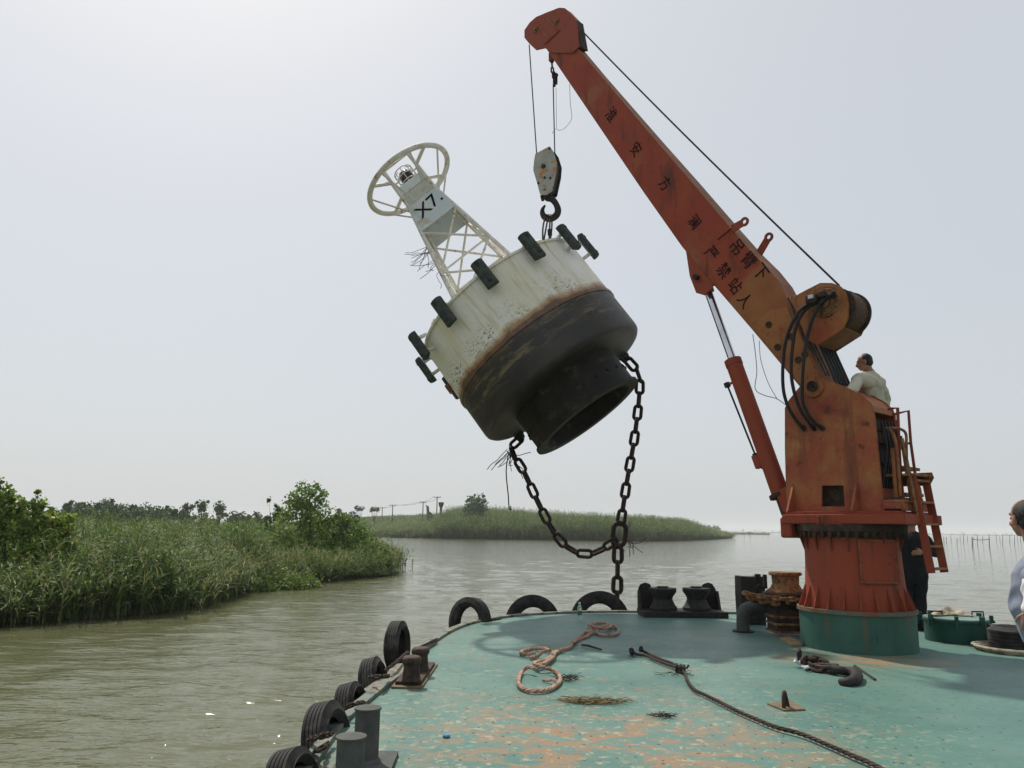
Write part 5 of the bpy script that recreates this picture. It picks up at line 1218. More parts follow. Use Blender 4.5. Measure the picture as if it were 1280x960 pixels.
def cloth(cx, size, hgt, name, label, m, seed=1, parent=None, squash=.6):
    g = np.random.default_rng(seed); n = 22; vs = []; ph = g.uniform(0, 6, 6)
    for i in range(n):
        for j in range(n):
            x = (i / (n - 1) - .5); y = (j / (n - 1) - .5); r2 = math.hypot(x, y) * 2; k = 1 - .25 * math.sin(3 * math.atan2(y, x) + ph[0])
            z = hgt * max(0, 1 - r2) ** .8 * (.6 + .4 * math.sin(9 * x + ph[1]) * math.cos(8 * y + ph[2])) + .012 * math.sin(22 * x + ph[3]) * math.sin(18 * y + ph[4]) * (1 if r2 < 1 else .4)
            vs.append(cx + Vector((x * size * k, y * size * squash * k, max(z, 0) + .004)))
    fs = [(i * n + j, i * n + j + 1, (i + 1) * n + j + 1, (i + 1) * n + j) for i in range(n - 1) for j in range(n - 1)]
    mb = MB(); mb.open = 1; mb.add(vs, fs, True); o = mb.build(name, m, parent); s_ = o.modifiers.new('s', 'SOLIDIFY'); s_.thickness = .008
    return o
tag(cloth(hc_ + Vector((-.06, .05, .345)), .46, .15, 'rag', '', M['cloth'], 3), 'crumpled beige rag lying on top of the round hatch lid', 'rag')
# tyre lying flat at the right, with ropes and a bottle-like fitting
tc_ = P(1268, 806, 10.3); tc_.z = .09
t = thing('small_tyre', 'small brown-black tyre lying flat beside the hatch at the right edge', 'tyre', tc_)
tm = tyre_mesh(.29, .14, .30, nm='tread_and_sidewall'); putmesh('tread_and_sidewall', tm, t, Matrix.Translation((0, 0, .07)))
mb = MB(); 
for k in range(3): mb.tube([q_ + Vector((random.uniform(-.015, .015), random.uniform(-.015, .015), 0)) for q_ in circle(tc_ + Vector((-.02, -.04, -.075 + k * .02)), .40 + .03 * k, (0, 0, 1), 30)], .02, 6, closed=True)
tag(mb.build('rope_coil', M['cloth']), 'pale dirty rope coiled flat under the small tyre', 'rope')
mb = MB(); q_ = P(1247, 806, 10.8); q_.z = 0; mb.lathe([(0, .0), (.07, .0), (.06, .1), (.03, .2), (.03, .26), (.05, .28), (0, .29)], 14, Matrix.Translation(q_)); tag(mb.build('valve_stub', M['lid']), 'pale little valve stub between the hatch and the small tyre', 'valve')
mb = MB(); q_ = P(1240, 790, 10.9); mb.tube(spline([q_ + Vector((-.1, 0, .1)), q_ + Vector((0, 0, .06)), q_ + Vector((.12, 0, .05)), q_ + Vector((.25, 0, .08))], 4), .03, 8); q2 = q_ + Vector((.05, 0, 0)); 
mb.tube([q2 + UP * .05, Vector((q2.x, q2.y, .0))], .02, 6); tag(mb.build('fuel_hose', M['darkrust']), 'short dark hose lying over the gap between hatch and small tyre', 'hose')

# ------------------------------------------------------------------ people
def blob_mesh(name, prims, voxel, smooth=2, matl=None, parent=None, fold=0):
    """prims: list of ('cap', p0, p1, r0, r1) tapered capsules and ('ell', c, (rx,ry,rz), rot3) ellipsoids, fused into one skin"""
    mb = MB()
    for pr in prims:
        if pr[0] == 'cap':
            p0, p1, r0, r1 = Vector(pr[1]), Vector(pr[2]), pr[3], pr[4]; d = (p1 - p0); L_ = d.length; dn = d.normalized(); prof = []
            for k in range(7): a = -PI / 2 + (PI / 2) * k / 6; prof.append((r0 * math.cos(a), r0 * math.sin(a)))
            for k in range(7): a = (PI / 2) * k / 6; prof.append((r1 * math.cos(a), L_ + r1 * math.sin(a)))
            sq = pr[5] if len(pr) > 5 else None
            rot = dn.to_track_quat('Z', 'Y').to_matrix()
            if sq:  # (side vector, squash) flatten across a direction
                z = dn; x = Vector(sq[0]); x = (x - z * x.dot(z)).normalized(); y = z.cross(x); rot = basis(x, y, z) @ Matrix.Diagonal((1, sq[1], 1))
            mb.lathe(prof, 20, Matrix.Translation(p0) @ rot.to_4x4())
        else:
            c, rad, rot = Vector(pr[1]), pr[2], (pr[3] if len(pr) > 3 else Matrix.Identity(3)); prof = [(math.cos(-PI / 2 + PI * k / 12), math.sin(-PI / 2 + PI * k / 12)) for k in range(13)]
            mb.lathe(prof, 20, Matrix.Translation(c) @ rot.to_4x4() @ Matrix.Diagonal((rad[0], rad[1], rad[2], 1)))
    me0 = mb.mesh('tmp', matl); ob = bpy.data.objects.new('tmp', me0); COL.objects.link(ob)
    md = ob.modifiers.new('r', 'REMESH'); md.mode = 'VOXEL'; md.voxel_size = voxel; md.use_smooth_shade = True
    ms = ob.modifiers.new('s', 'SMOOTH'); ms.iterations = smooth; ms.factor = .5
    dg = bpy.context.evaluated_depsgraph_get(); dg.update(); me = bpy.data.meshes.new_from_object(ob.evaluated_get(dg), depsgraph=dg); bpy.data.objects.remove(ob)
    me.materials.clear(); me.materials.append(matl); me.name = name
    me.polygons.foreach_set('use_smooth', [True] * len(me.polygons))
    if fold:
        from mathutils import noise as mn
        for v_, nn_ in zip(me.vertices, [Vector(v_.normal) for v_ in me.vertices]):
            q1 = v_.co * 7; q1.z *= .8; a_ = mn.noise(q1 + Vector((mn.noise(v_.co * 3) * 2, 0, 0))); b_ = mn.noise(v_.co * 17)
            v_.co += nn_ * fold * ((1 - abs(a_) * 3.2) * .9 + b_ * .45)
    if parent is not None: me.transform(wm(parent).inverted())
    o = putmesh(name, me, parent); return o
def head_prims(c, face, up=UP, s=1.0):
    """c: centre of the skull; face: unit vector of the face"""
    f = Vector(face).normalized(); sd = f.cross(up).normalized(); u = sd.cross(f); rt = basis(sd, f, u)
    def q_(x, y, z): return Vector(c) + (sd * x + f * y + u * z) * s
    P_ = [('ell', q_(0, -.012, .015), (.075 * s, .095 * s, .098 * s), rt), ('ell', q_(0, .028, -.04), (.062 * s, .068 * s, .078 * s), rt),
          ('ell', q_(0, .062, -.088), (.030 * s, .026 * s, .026 * s), rt), ('cap', q_(0, .088, .015), q_(0, .108, -.030), .009 * s, .016 * s),
          ('ell', q_(0, .088, -.058), (.024 * s, .014 * s, .008 * s), rt), ('ell', q_(0, .086, -.072), (.022 * s, .014 * s, .008 * s), rt),
          ('cap', q_(-.035, .078, .028), q_(.035, .078, .028), .012 * s, .012 * s)]
    for e_ in (-1, 1):
        P_ += [('ell', q_(e_ * .077, -.005, -.02), (.010 * s, .022 * s, .034 * s), rt), ('ell', q_(e_ * .083, -.014, -.012), (.008 * s, .012 * s, .026 * s), rt), ('ell', q_(e_ * .033, .070, .0), (.017 * s, .014 * s, .012 * s), rt), ('ell', q_(e_ * .045, .05, -.035), (.022 * s, .03 * s, .022 * s), rt)]
    return P_, rt, q_
def hand_prims(wr, d, palm_n, s=1.0, curl=.35, thumb=1):
    """wr wrist, d direction of the fingers, palm_n normal out of the palm"""
    d = Vector(d).normalized(); n_ = Vector(palm_n); n_ = (n_ - d * n_.dot(d)).normalized(); sd = d.cross(n_)
    P_ = [('cap', wr, wr + d * .05 * s, .026 * s, .034 * s, (sd, .55)), ('cap', wr + d * .045 * s - sd * .012 * s, wr + d * .082 * s - sd * .012 * s, .032 * s, .03 * s, (sd, .5)), ('cap', wr + d * .045 * s + sd * .012 * s, wr + d * .082 * s + sd * .012 * s, .032 * s, .03 * s, (sd, .5))]
    for i, (o_, l_) in enumerate(((-.033, .060), (-.011, .078), (.011, .083), (.032, .074))):
        p = wr + d * (.09 - .004 * abs(i - 2)) * s + sd * o_ * s; dd = d.copy(); a = curl * (1 + .12 * i)
        for k in range(3):
            dd = (dd * math.cos(a) + n_ * math.sin(a)).normalized(); l2 = l_ * (.45, .32, .23)[k] * s; p2 = p + dd * l2
            P_.append(('cap', p, p2, (.0084 - k * .0007) * s, (.0078 - k * .0007) * s)); p = p2
    p = wr + d * .03 * s + sd * thumb * .03 * s; dd = (d * .6 + sd * thumb * .75 + n_ * .35).normalized(); p2 = p + dd * .04 * s; p3 = p2 + (d * .85 + sd * thumb * .3 + n_ * .35).normalized() * .032 * s
    P_ += [('cap', p, p2, .014 * s, .011 * s), ('cap', p2, p3, .0105 * s, .0085 * s)]
    return P_
# man on the operator platform behind the crane: khaki shirt, seen from behind, looking left
def man_top():
    hcn = P(1080, 452.5, 10.55); s = 1.02
    t = thing('person', 'man in a khaki shirt with short black hair standing behind the crane turret, looking left', 'person', Vector((hcn.x + .1, hcn.y, 2.38)))
    face = Vector((-.86, .42, -.22)).normalized(); hp_, rt, q_ = head_prims(hcn, face, s=s)
    ch_ = P(1088, 475, 10.6); sh_l = P(1073, 475, 10.35); sh_r = P(1099, 479, 10.8); hip = P(1094, 512, 10.75)
    sx = (sh_r - sh_l).normalized()
    feet = hip.z - .0
    bd = hp_ + [('cap', q_(0, -.02, -.06), P(1087, 468, 10.6), .055, .066), ('cap', P(1087, 470, 10.6), hip, .12, .15, (sx, .7)), ('cap', sh_l, sh_r, .06, .06)]
    el_l = P(1066, 487, 10.1); hd_l = P(1058, 488, 10.55); el_r = P(1108, 500, 10.95); hd_r = P(1103, 520, 10.8)
    bd += [('cap', sh_l, el_l, .05, .042), ('cap', el_l, hd_l, .042, .028), ('cap', sh_r, el_r, .05, .042), ('cap', el_r, hd_r, .042, .028)]
    bd += hand_prims(hd_l, (hd_l - el_l), UP * -1, 1) + hand_prims(hd_r, (hd_r - el_r), Vector((-1, 0, 0)), 1)
    zf = 2.40
    for s_ in (-1, 1):
        h0 = hip + sx * .09 * s_ - UP * .03; kn = h0 + Vector((0, .05, -(h0.z - zf) * .48)); an = Vector((h0.x, h0.y + .02, zf + .06)); bd += [('cap', h0, kn, .085, .06), ('cap', kn, an, .055, .04), ('cap', an - UP * .02, an + Vector((-.16, .06, -.03)), .04, .032)]
    body = blob_mesh('body', bd, .009, 2, M['skin'], t)
    sh = [('cap', P(1086.5, 480, 10.6), hip - UP * .05, .20, .205, (sx, .74)), ('cap', sh_l + UP * .0, sh_r + UP * .0, .082, .082), ('cap', P(1086, 467, 10.58), P(1087, 473, 10.6), .07, .12, (sx, .8)), ('cap', sh_l, P(1087, 478, 10.6), .09, .16), ('cap', sh_r, P(1089, 480, 10.6), .09, .16),
          ('cap', sh_l, el_l, .074, .066), ('cap', el_l, el_l.lerp(hd_l, .8), .062, .048), ('cap', sh_r, el_r, .078, .066), ('cap', el_r, el_r.lerp(hd_r, .8), .062, .048)]
    blob_mesh('shirt', sh, .013, 2, M['khaki'], t, .010)
    tr = [('cap', hip + UP * .02, hip - UP * .08, .175, .16, (sx, .75))]
    for s_ in (-1, 1):
        h0 = hip + sx * .09 * s_ - UP * .03; kn = h0 + Vector((0, .05, -(h0.z - zf) * .48)); an = Vector((h0.x, h0.y + .02, zf + .08)); tr += [('cap', h0, kn, .105, .08), ('cap', kn, an, .08, .065)]
    blob_mesh('trousers', tr, .014, 2, M['blackcloth'], t, .010)
    f = rt
    hr = [('ell', q_(0, -.030, .024), (.079 * s, .090 * s, .092 * s), rt), ('ell', q_(0, -.045, -.015), (.078 * s, .070 * s, .075 * s), rt)]
    blob_mesh('hair', hr, .007, 1, M['hair'], t)
    for s_ in (-1, 1):
        h0 = hip + sx * .09 * s_; mb = MB(); blob_mesh('shoe', [('cap', Vector((h0.x, h0.y + .02, zf + .03)), Vector((h0.x - .16, h0.y + .08, zf + .02)), .055, .045)], .012, 1, M['shoe'], t)
man_top()
# man in black behind the ladder
def man_black():
    D = 12.3
    ft1 = P(1153, 780, D); ft1.z = 0; ft2 = P(1136, 778, D + .1); ft2.z = 0
    t = thing('person', 'man all in black standing behind the red ladder with a hand on his hip', 'person', ft1.lerp(ft2, .5))
    hip = P(1141, 700, D); hip.z = .92; ch_ = P(1139, 660, D); ch_.z = 1.34; hcn = ch_ + Vector((.0, .02, .30))
    sx = Vector((.95, -.3, 0)).normalized(); face = Vector((-.3, .95, 0))
    hp_, rt, q_ = head_prims(hcn, face)
    shl, shr = ch_ - sx * .18 + UP * .06, ch_ + sx * .18 + UP * .06
    elr = shr + Vector((.20, .0, -.22)); hr_ = P(1154, 690, D - .2); ell = shl + Vector((-.05, .02, -.30)); hl = ell + Vector((.02, .12, -.24))
    bd = hp_ + [('cap', q_(0, -.02, -.06), ch_ + UP * .08, .055, .065), ('cap', ch_, hip, .14, .14, (sx, .7)), ('cap', shl, shr, .06, .06), ('cap', shr, elr, .05, .042), ('cap', elr, hr_, .042, .028), ('cap', shl, ell, .05, .042), ('cap', ell, hl, .04, .028)]
    bd += hand_prims(hr_, Vector((-1, .1, -.1)), Vector((0, .9, -.2)), 1.05, .12, thumb=-1) + hand_prims(hl, Vector((0, .3, -1)), Vector((1, 0, 0)))
    legs = []
    for s_, fp_ in ((1, ft1), (-1, ft2)):
        h0 = hip + sx * .095 * s_; an = fp_ + UP * .09; kn = h0.lerp(an, .5) + Vector((0, .03, 0)); bd += [('cap', h0, kn, .08, .055), ('cap', kn, an, .055, .038), ('cap', an - UP * .03, an + Vector((-.04, .15, -.05)), .04, .03)]
        legs += [('cap', h0, kn, .115, .09), ('cap', kn, fp_ + UP * .12, .09, .08)]
    blob_mesh('body', bd, .009, 2, M['skin'], t)
    blob_mesh('shirt', [('cap', ch_, hip + UP * .0, .185, .18, (sx, .75)), ('cap', shl, shr, .08, .08), ('cap', shr, elr, .075, .066), ('cap', elr, elr.lerp(hr_, .5), .065, .055), ('cap', shl, ell, .075, .066), ('cap', ch_ + UP * .1, ch_, .07, .13)], .014, 2, M['blackcloth'], t, .010)
    blob_mesh('trousers', legs + [('cap', hip + UP * .06, hip - UP * .06, .165, .165, (sx, .8))], .014, 2, M['blackcloth'], t, .010)
    blob_mesh('hair', [('ell', q_(0, -.028, .035), (.083, .098, .09), rt)], .01, 1, M['hair'], t)
    for fp_ in (ft1, ft2): blob_mesh('shoe', [('cap', fp_ + Vector((0, -.04, .05)), fp_ + Vector((-.05, .17, .04)), .05, .04)], .012, 1, M['shoe'], t)
man_black()
# man at the right edge
def man_right():
    D = 5.1; hcn = P(1281.5, 647, D); s = 1.05
    base = Vector((hcn.x + .06, hcn.y, 0))
    t = thing('person', 'balding man in a blue-grey shirt with white sleeves at the right edge of the picture', 'person', base)
    face = Vector((-.05, 1, -.05)).normalized(); hp_, rt, q_ = head_prims(hcn, face, s=s)
    sx = Vector((.76, .62, 0)).normalized()      # his right-left across; +sx is his far shoulder
    bf = Vector((-.70, .70, 0)).normalized()
    ch_ = Vector((hcn.x + .06, hcn.y - .02, 1.22)); hip = Vector((base.x + .06, base.y, .86))
    near = ch_ + Vector((.01, -.17, .08)); far = ch_ + Vector((.10, .18, .08))
    el_n = P(1291, 722, D - .20); hn = P(1287, 764, D - .22); el_f = far + Vector((.05, .1, -.28)); hf = el_f + Vector((0, .05, -.24))
    bd = hp_ + [('cap', q_(0, -.03, -.07), ch_ + UP * .12, .058, .07), ('cap', ch_, hip, .14, .15), ('cap', near, far, .06, .06), ('cap', near, el_n, .05, .042), ('cap', el_n, hn, .042, .028), ('cap', far, el_f, .05, .04), ('cap', el_f, hf, .04, .028)]
    bd += hand_prims(hn, (hn - el_n).normalized(), Vector((.5, .8, 0)), .92, .28, thumb=-1) + hand_prims(hf, Vector((0, 0, -1)), Vector((-1, 0, 0)))
    lg = []
    for k, o_ in ((0, Vector((.02, -.1, 0))), (1, Vector((.12, .1, 0)))):
        h0 = hip + o_; an = Vector((h0.x + .02, h0.y, .09)); kn = h0.lerp(an, .5) + bf * .03; bd += [('cap', h0, kn, .09, .06), ('cap', kn, an, .058, .04), ('cap', an - UP * .03, an + bf * .15 - UP * .05, .04, .03)]
        lg += [('cap', h0, kn, .105, .085), ('cap', kn, Vector((an.x, an.y, .12)), .085, .075)]
    blob_mesh('body', bd, .0042, 2, M['skin'], t)
    bel = ch_ + Vector((-.02, .03, -.20))
    blob_mesh('shirt', [('cap', ch_, bel, .165, .175), ('cap', bel, hip - UP * .08, .175, .165), ('cap', near, far, .085, .085), ('cap', near, near.lerp(el_n, .92), .082, .075), ('cap', far, el_f, .08, .075), ('cap', ch_ + UP * .13, ch_ + UP * .04, .075, .14)], .011, 2, M['bluegrey'], t, .010)
    blob_mesh('under_sleeve', [('cap', near.lerp(el_n, .8), el_n, .058, .055), ('cap', el_n, el_n.lerp(hn, .9), .055, .042)], .007, 1, M['whitecloth'], t, .010)
    blob_mesh('trousers', lg + [('cap', hip + UP * .02, hip - UP * .1, .16, .15)], .012, 2, M['whitecloth'], t, .010)
    blob_mesh('hair', [('ell', q_(0, -.030, .016), (.0835 * s, .090 * s, .095 * s), rt), ('ell', q_(0, -.05, -.03), (.075 * s, .062 * s, .07 * s), rt)], .006, 1, M['hair'], t)
    for o_ in (Vector((.04, -.1, 0)), Vector((.14, .1, 0))):
        a = Vector((hip.x, hip.y, 0)) + o_; blob_mesh('shoe', [('cap', a - bf * .05 + UP * .05, a + bf * .18 + UP * .04, .052, .045)], .012, 1, M['shoe'], t)
man_right()
#VEGETATION
# ------------------------------------------------------------------ vegetation and land
def quads_mesh(name, V, tint, m):
    """V: (n,4,3) quads, tint: (n,)"""
    n = len(V); me = bpy.data.meshes.new(name)
    me.vertices.add(n * 4); me.vertices.foreach_set('co', V.reshape(-1).astype(np.float32))
    me.loops.add(n * 4); me.loops.foreach_set('vertex_index', np.arange(n * 4, dtype=np.int32))
    me.polygons.add(n); me.polygons.foreach_set('loop_start', np.arange(0, n * 4, 4, dtype=np.int32)); me.polygons.foreach_set('loop_total', np.full(n, 4, np.int32))
    me.update(); a = me.attributes.new('tint', 'FLOAT', 'FACE'); a.data.foreach_set('value', tint.astype(np.float32)); me.materials.append(m); return me
def reed_clump(seed, n=16, h=2.6, wid=.38, nl_=10, lean=.20, m='reed', dry=.11):
    g = np.random.default_rng(seed); Q = []; T = []
    def ribbon(P0, P1, w0, w1, side, t): Q.append([P0 - side * w0, P0 + side * w0, P1 + side * w1, P1 - side * w1]); T.append(t)
    for s in range(n):
        b = np.array([g.normal(0, wid), g.normal(0, wid), 0]); hh = h * (g.uniform(.62, 1.0) if g.random() < .85 else g.uniform(1.05, 1.3)); a = g.uniform(0, 6.28); ln = abs(g.normal(0, lean))
        dirv = np.array([math.cos(a), math.sin(a), 0]); side = np.array([-math.sin(a + .7), math.cos(a + .7), 0]); st = .95 if g.random() < dry else g.uniform(.0, .5)
        pt = lambda t: b + dirv * ln * hh * t * t + np.array([0, 0, hh * t])
        for k in range(4): ribbon(pt(k / 4), pt((k + 1) / 4), .011 * (1 - k * .15), .011 * (1 - (k + 1) * .15), side, max(st, .55 if k == 0 else 0) if g.random() < .6 else st)
        for l in range(nl_):
            t = .18 + .8 * (l + g.uniform(0, .8)) / nl_; p = pt(min(t, 1)); la = g.uniform(0, 6.28); L_ = g.uniform(.28, .6) * (1.15 - .45 * t); ld = np.array([math.cos(la), math.sin(la), 0]); sd = np.array([-ld[1], ld[0], 0]); sd = sd + np.array([0, 0, g.normal(0, .5)]); sd /= np.linalg.norm(sd)
            up = g.uniform(.9, 2.1); tt = g.uniform(.15, .75) if g.random() > dry else .95; w = g.uniform(.012, .021)
            p1 = p + ld * L_ * .45 + np.array([0, 0, L_ * .45 * up]); p2 = p1 + ld * L_ * .5 + np.array([0, 0, L_ * .5 * (up - 1.4)])
            ribbon(p, p1, w * .7, w, sd, tt); ribbon(p1, p2, w, w * .15, sd, tt)
        if g.random() < .3:
            p = pt(1.0); 
            for q in range(3):
                la = g.uniform(0, 6.28); ribbon(p, p + np.array([math.cos(la) * .07, math.sin(la) * .07, .2]), .02, .008, np.array([-math.sin(la), math.cos(la), 0]), .8)
    return quads_mesh('reed_clump', np.array(Q), np.array(T), M[m])
def leaf_cloud(centers, radii, n, size, g, flat=.5):
    """n leaf quads spread through blobs; returns (n,4,3), tint"""
    centers = np.array(centers, float); radii = np.array(radii, float); w = radii.prod(1) if radii.ndim > 1 else radii ** 3
    w = w ** .8; k = g.choice(len(centers), n, p=w / w.sum()); d = g.normal(size=(n, 3)); d /= np.linalg.norm(d, axis=1)[:, None]
    # clumps inside every blob
    r = g.uniform(.35, 1.0, n) ** .6; c = centers[k] + d * (r[:, None] * radii[k])
    nc = max(8, n // 45); idx = g.choice(n, nc); cc = c[idx]; ki = g.integers(0, nc, n); sc_ = radii[k[idx]][ki].mean(1) * .22
    c = np.where((g.random(n) < .8)[:, None], cc[ki] + g.normal(size=(n, 3)) * sc_[:, None], c)
    ctint = g.uniform(0, 1, nc)[ki]
    u = g.normal(size=(n, 3)); u /= np.linalg.norm(u, axis=1)[:, None]; nn = g.normal(size=(n, 3)); nn[:, 2] += 1.0 * flat
    v = np.cross(nn, u); v /= np.linalg.norm(v, axis=1)[:, None] + 1e-9; s = size * g.uniform(.55, 1.25, n)[:, None]
    u = u * s * .5; v = v * s * .36
    V = np.stack([c - u, c + v - u * .1, c + u, c - v - u * .1], 1)
    return V, np.clip(.25 * ctint + .75 * g.beta(2, 2.6, n), 0, 1)
def tree(name, label, cat, base, blobs, n, size, m='leaf', trunk_r=.06, group=None, seed=1, bark='bark', limbs=5):
    """base: ground point; blobs: [(offset vector from the base, radius vector)]"""
    g = np.random.default_rng(seed); t = thing(name, label, cat, base, group=group)
    C = np.array([b[0] for b in blobs]); R = np.array([b[1] if hasattr(b[1], '__len__') else (b[1],) * 3 for b in blobs])
    V, T = leaf_cloud(C, R, n, size, g); me = quads_mesh('crown', V, T, M[m]); putmesh('crown', me, t)
    top = C[:, 2].max(); mb = MB(local=True)
    ax = Vector((C[:, 0].mean(), C[:, 1].mean(), top * .85)); mb.tube([(0, 0, -.3), tuple(ax * .3 + Vector((g.normal(0, .03), 0, 0))), tuple(ax * .65), tuple(ax)], [trunk_r, trunk_r * .8, trunk_r * .55, trunk_r * .2], 8)
    for k in range(min(limbs, len(blobs))):
        c = Vector(C[k]); s_ = ax * g.uniform(.2, .55); mb.tube([s_, s_.lerp(c, .5) + Vector((0, 0, -.05 * top)), c], [trunk_r * .45, trunk_r * .3, trunk_r * .1], 6)
    mb.build('trunk', M[bark], t); return t
def px_blobs(base, D, lst):
    """blobs measured in the photograph at distance D: (x, y, radius px)"""
    out = []
    for x, y, r in lst:
        p = P(x, y, D + random.uniform(-.4, .4) * r / FPX * D) - base; out.append((tuple(p), (r / FPX * D, r / FPX * D, r / FPX * D)))
    return out
SRC = bpy.data.collections.new('plant_sources')
def src(me, name):
    o = bpy.data.objects.new(name, me); SRC.objects.link(o); return o
def scatter(name, label, cat, pts, rz, sc3, meshes, kind='stuff', mat0=None):
    """one object of many plants: geometry nodes put the clump meshes on points"""
    col = bpy.data.collections.new(name + '_sources')
    for i, me in enumerate(meshes): o = bpy.data.objects.new('%s_%02d' % (name, i), me); col.objects.link(o)
    n = len(pts); me = bpy.data.meshes.new(name); me.vertices.add(n); me.vertices.foreach_set('co', np.asarray(pts, np.float32).ravel())
    a = me.attributes.new('rz', 'FLOAT_VECTOR', 'POINT'); rv = np.zeros((n, 3), np.float32); rv[:, 2] = rz; a.data.foreach_set('vector', rv.ravel())
    a = me.attributes.new('sc', 'FLOAT_VECTOR', 'POINT'); a.data.foreach_set('vector', np.asarray(sc3, np.float32).ravel())
    o = bpy.data.objects.new(name, me); COL.objects.link(o); props(o, label, cat, kind=kind)
    ng = bpy.data.node_groups.new(name, 'GeometryNodeTree'); ng.interface.new_socket('Geometry', in_out='INPUT', socket_type='NodeSocketGeometry'); ng.interface.new_socket('Geometry', in_out='OUTPUT', socket_type='NodeSocketGeometry')
    N = ng.nodes.new; L = ng.links.new; gi = N('NodeGroupInput'); go = N('NodeGroupOutput'); ci = N('GeometryNodeCollectionInfo'); ci.inputs['Collection'].default_value = col; ci.inputs['Separate Children'].default_value = True; ci.inputs['Reset Children'].default_value = True
    ip = N('GeometryNodeInstanceOnPoints'); ip.inputs['Pick Instance'].default_value = True
    r1 = N('GeometryNodeInputNamedAttribute'); r1.data_type = 'FLOAT_VECTOR'; r1.inputs['Name'].default_value = 'rz'; r2 = N('GeometryNodeInputNamedAttribute'); r2.data_type = 'FLOAT_VECTOR'; r2.inputs['Name'].default_value = 'sc'
    L(gi.outputs[0], ip.inputs['Points']); L(ci.outputs[0], ip.inputs['Instance']); L(r1.outputs[0], ip.inputs['Rotation']); L(r2.outputs[0], ip.inputs['Scale']); L(ip.outputs[0], go.inputs[0])
    md = o.modifiers.new('scatter', 'NODES'); md.node_group = ng; return o

# ---- land sheets
def inside(poly, X, Y):
    c = np.zeros(X.shape, bool); n = len(poly)
    for i in range(n):
        x0, y0 = poly[i]; x1, y1 = poly[(i + 1) % n]
        k = ((y0 > Y) != (y1 > Y)) & (X < (x1 - x0) * (Y - y0) / (y1 - y0 + 1e-12) + x0); c ^= k
    return c
def edge_dist(poly, X, Y):
    d = np.full(X.shape, 1e9); n = len(poly)
    for i in range(n):
        a = np.array(poly[i]); b = np.array(poly[(i + 1) % n]); ab = b - a; t = np.clip(((X - a[0]) * ab[0] + (Y - a[1]) * ab[1]) / (ab @ ab), 0, 1)
        d = np.minimum(d, np.hypot(X - a[0] - t * ab[0], Y - a[1] - t * ab[1]))
    return d
def land(name, poly, hfun, m, step=2.0):
    """land sheet: outline rings shrunk towards the middle, raised by hfun(distance to the edge, x, y)"""
    poly = np.array(poly); x0, y0 = poly.min(0); x1, y1 = poly.max(0)
    xs = np.arange(x0 - step, x1 + step, step); ys = np.arange(y0 - step, y1 + step, step); X, Y = np.meshgrid(xs, ys, indexing='ij')
    ins = inside(poly, X, Y); d = edge_dist(poly, X, Y); Z = np.where(ins, WZ + hfun(d, X, Y), WZ - .6)
    nx, ny = X.shape; i, j = np.meshgrid(np.arange(nx - 1), np.arange(ny - 1), indexing='ij'); keep = (ins[:-1, :-1] | ins[1:, :-1] | ins[:-1, 1:] | ins[1:, 1:])
    i = i[keep]; j = j[keep]; Fq = np.stack([i * ny + j, (i + 1) * ny + j, (i + 1) * ny + j + 1, i * ny + j + 1], -1)
    used, inv = np.unique(Fq.ravel(), return_inverse=True); V = np.stack([X, Y, Z], -1).reshape(-1, 3)[used]
    me = bpy.data.meshes.new(name); me.from_pydata(V.tolist(), [], inv.reshape(-1, 4).tolist()); me.materials.append(m); me.polygons.foreach_set('use_smooth', [True] * len(me.polygons))
    o = putmesh(name, me); o['kind'] = 'structure'; return o
wl_ = [G(x, y, WZ) for x, y in [(-160, 815), (-60, 792), (0, 781), (60, 779), (110, 773), (200, 767), (245, 758), (285, 743), (300, 738), (330, 734), (375, 730), (420, 725), (455, 722), (478, 719), (489, 714)]]
bankP = [(p.x, p.y) for p in wl_] + [(-8.2, 52), (-12.5, 60), (-24, 85), (-62, 150), (-150, 240), (-420, 330), (-420, 40), (-60, 12)]
land('river_bank', bankP, lambda d, X, Y: .12 + .5 * (1 - np.exp(-d / 9)), M['mud'], 1.0)
def scatter_pts(poly, n, g, ybias=1.5, xr=None, yr=None, cond=None):
    poly = np.array(poly); x0, y0 = poly.min(0) if xr is None else (xr[0], yr[0]); x1, y1 = poly.max(0) if xr is None else (xr[1], yr[1])
    X = g.uniform(x0, x1, n); Y = y0 + (y1 - y0) * g.random(n) ** ybias; k = inside(poly, X, Y)
    k &= np.abs(X / np.maximum(Y, 1)) < .86
    if cond is not None: k &= cond(X, Y)
    X, Y = X[k], Y[k]; return X, Y, edge_dist(poly, X, Y)
g = np.random.default_rng(11)
rm = [reed_clump(s) for s in range(5)]
lm_low = [reed_clump(s + 20, n=14, h=1.25, wid=.4, nl_=7, lean=.5, dry=.16) for s in range(3)]
X, Y, d = scatter_pts(bankP, 26000, g, 1.0, (-60, -5), (16, 66))
k = g.random(len(X)) < np.where(d < 3.5, 1, .36); X, Y, d = X[k], Y[k], d[k]
h_ = .42 + .20 * np.clip(d / 2.2, 0, 1) + g.normal(0, .075, len(X))
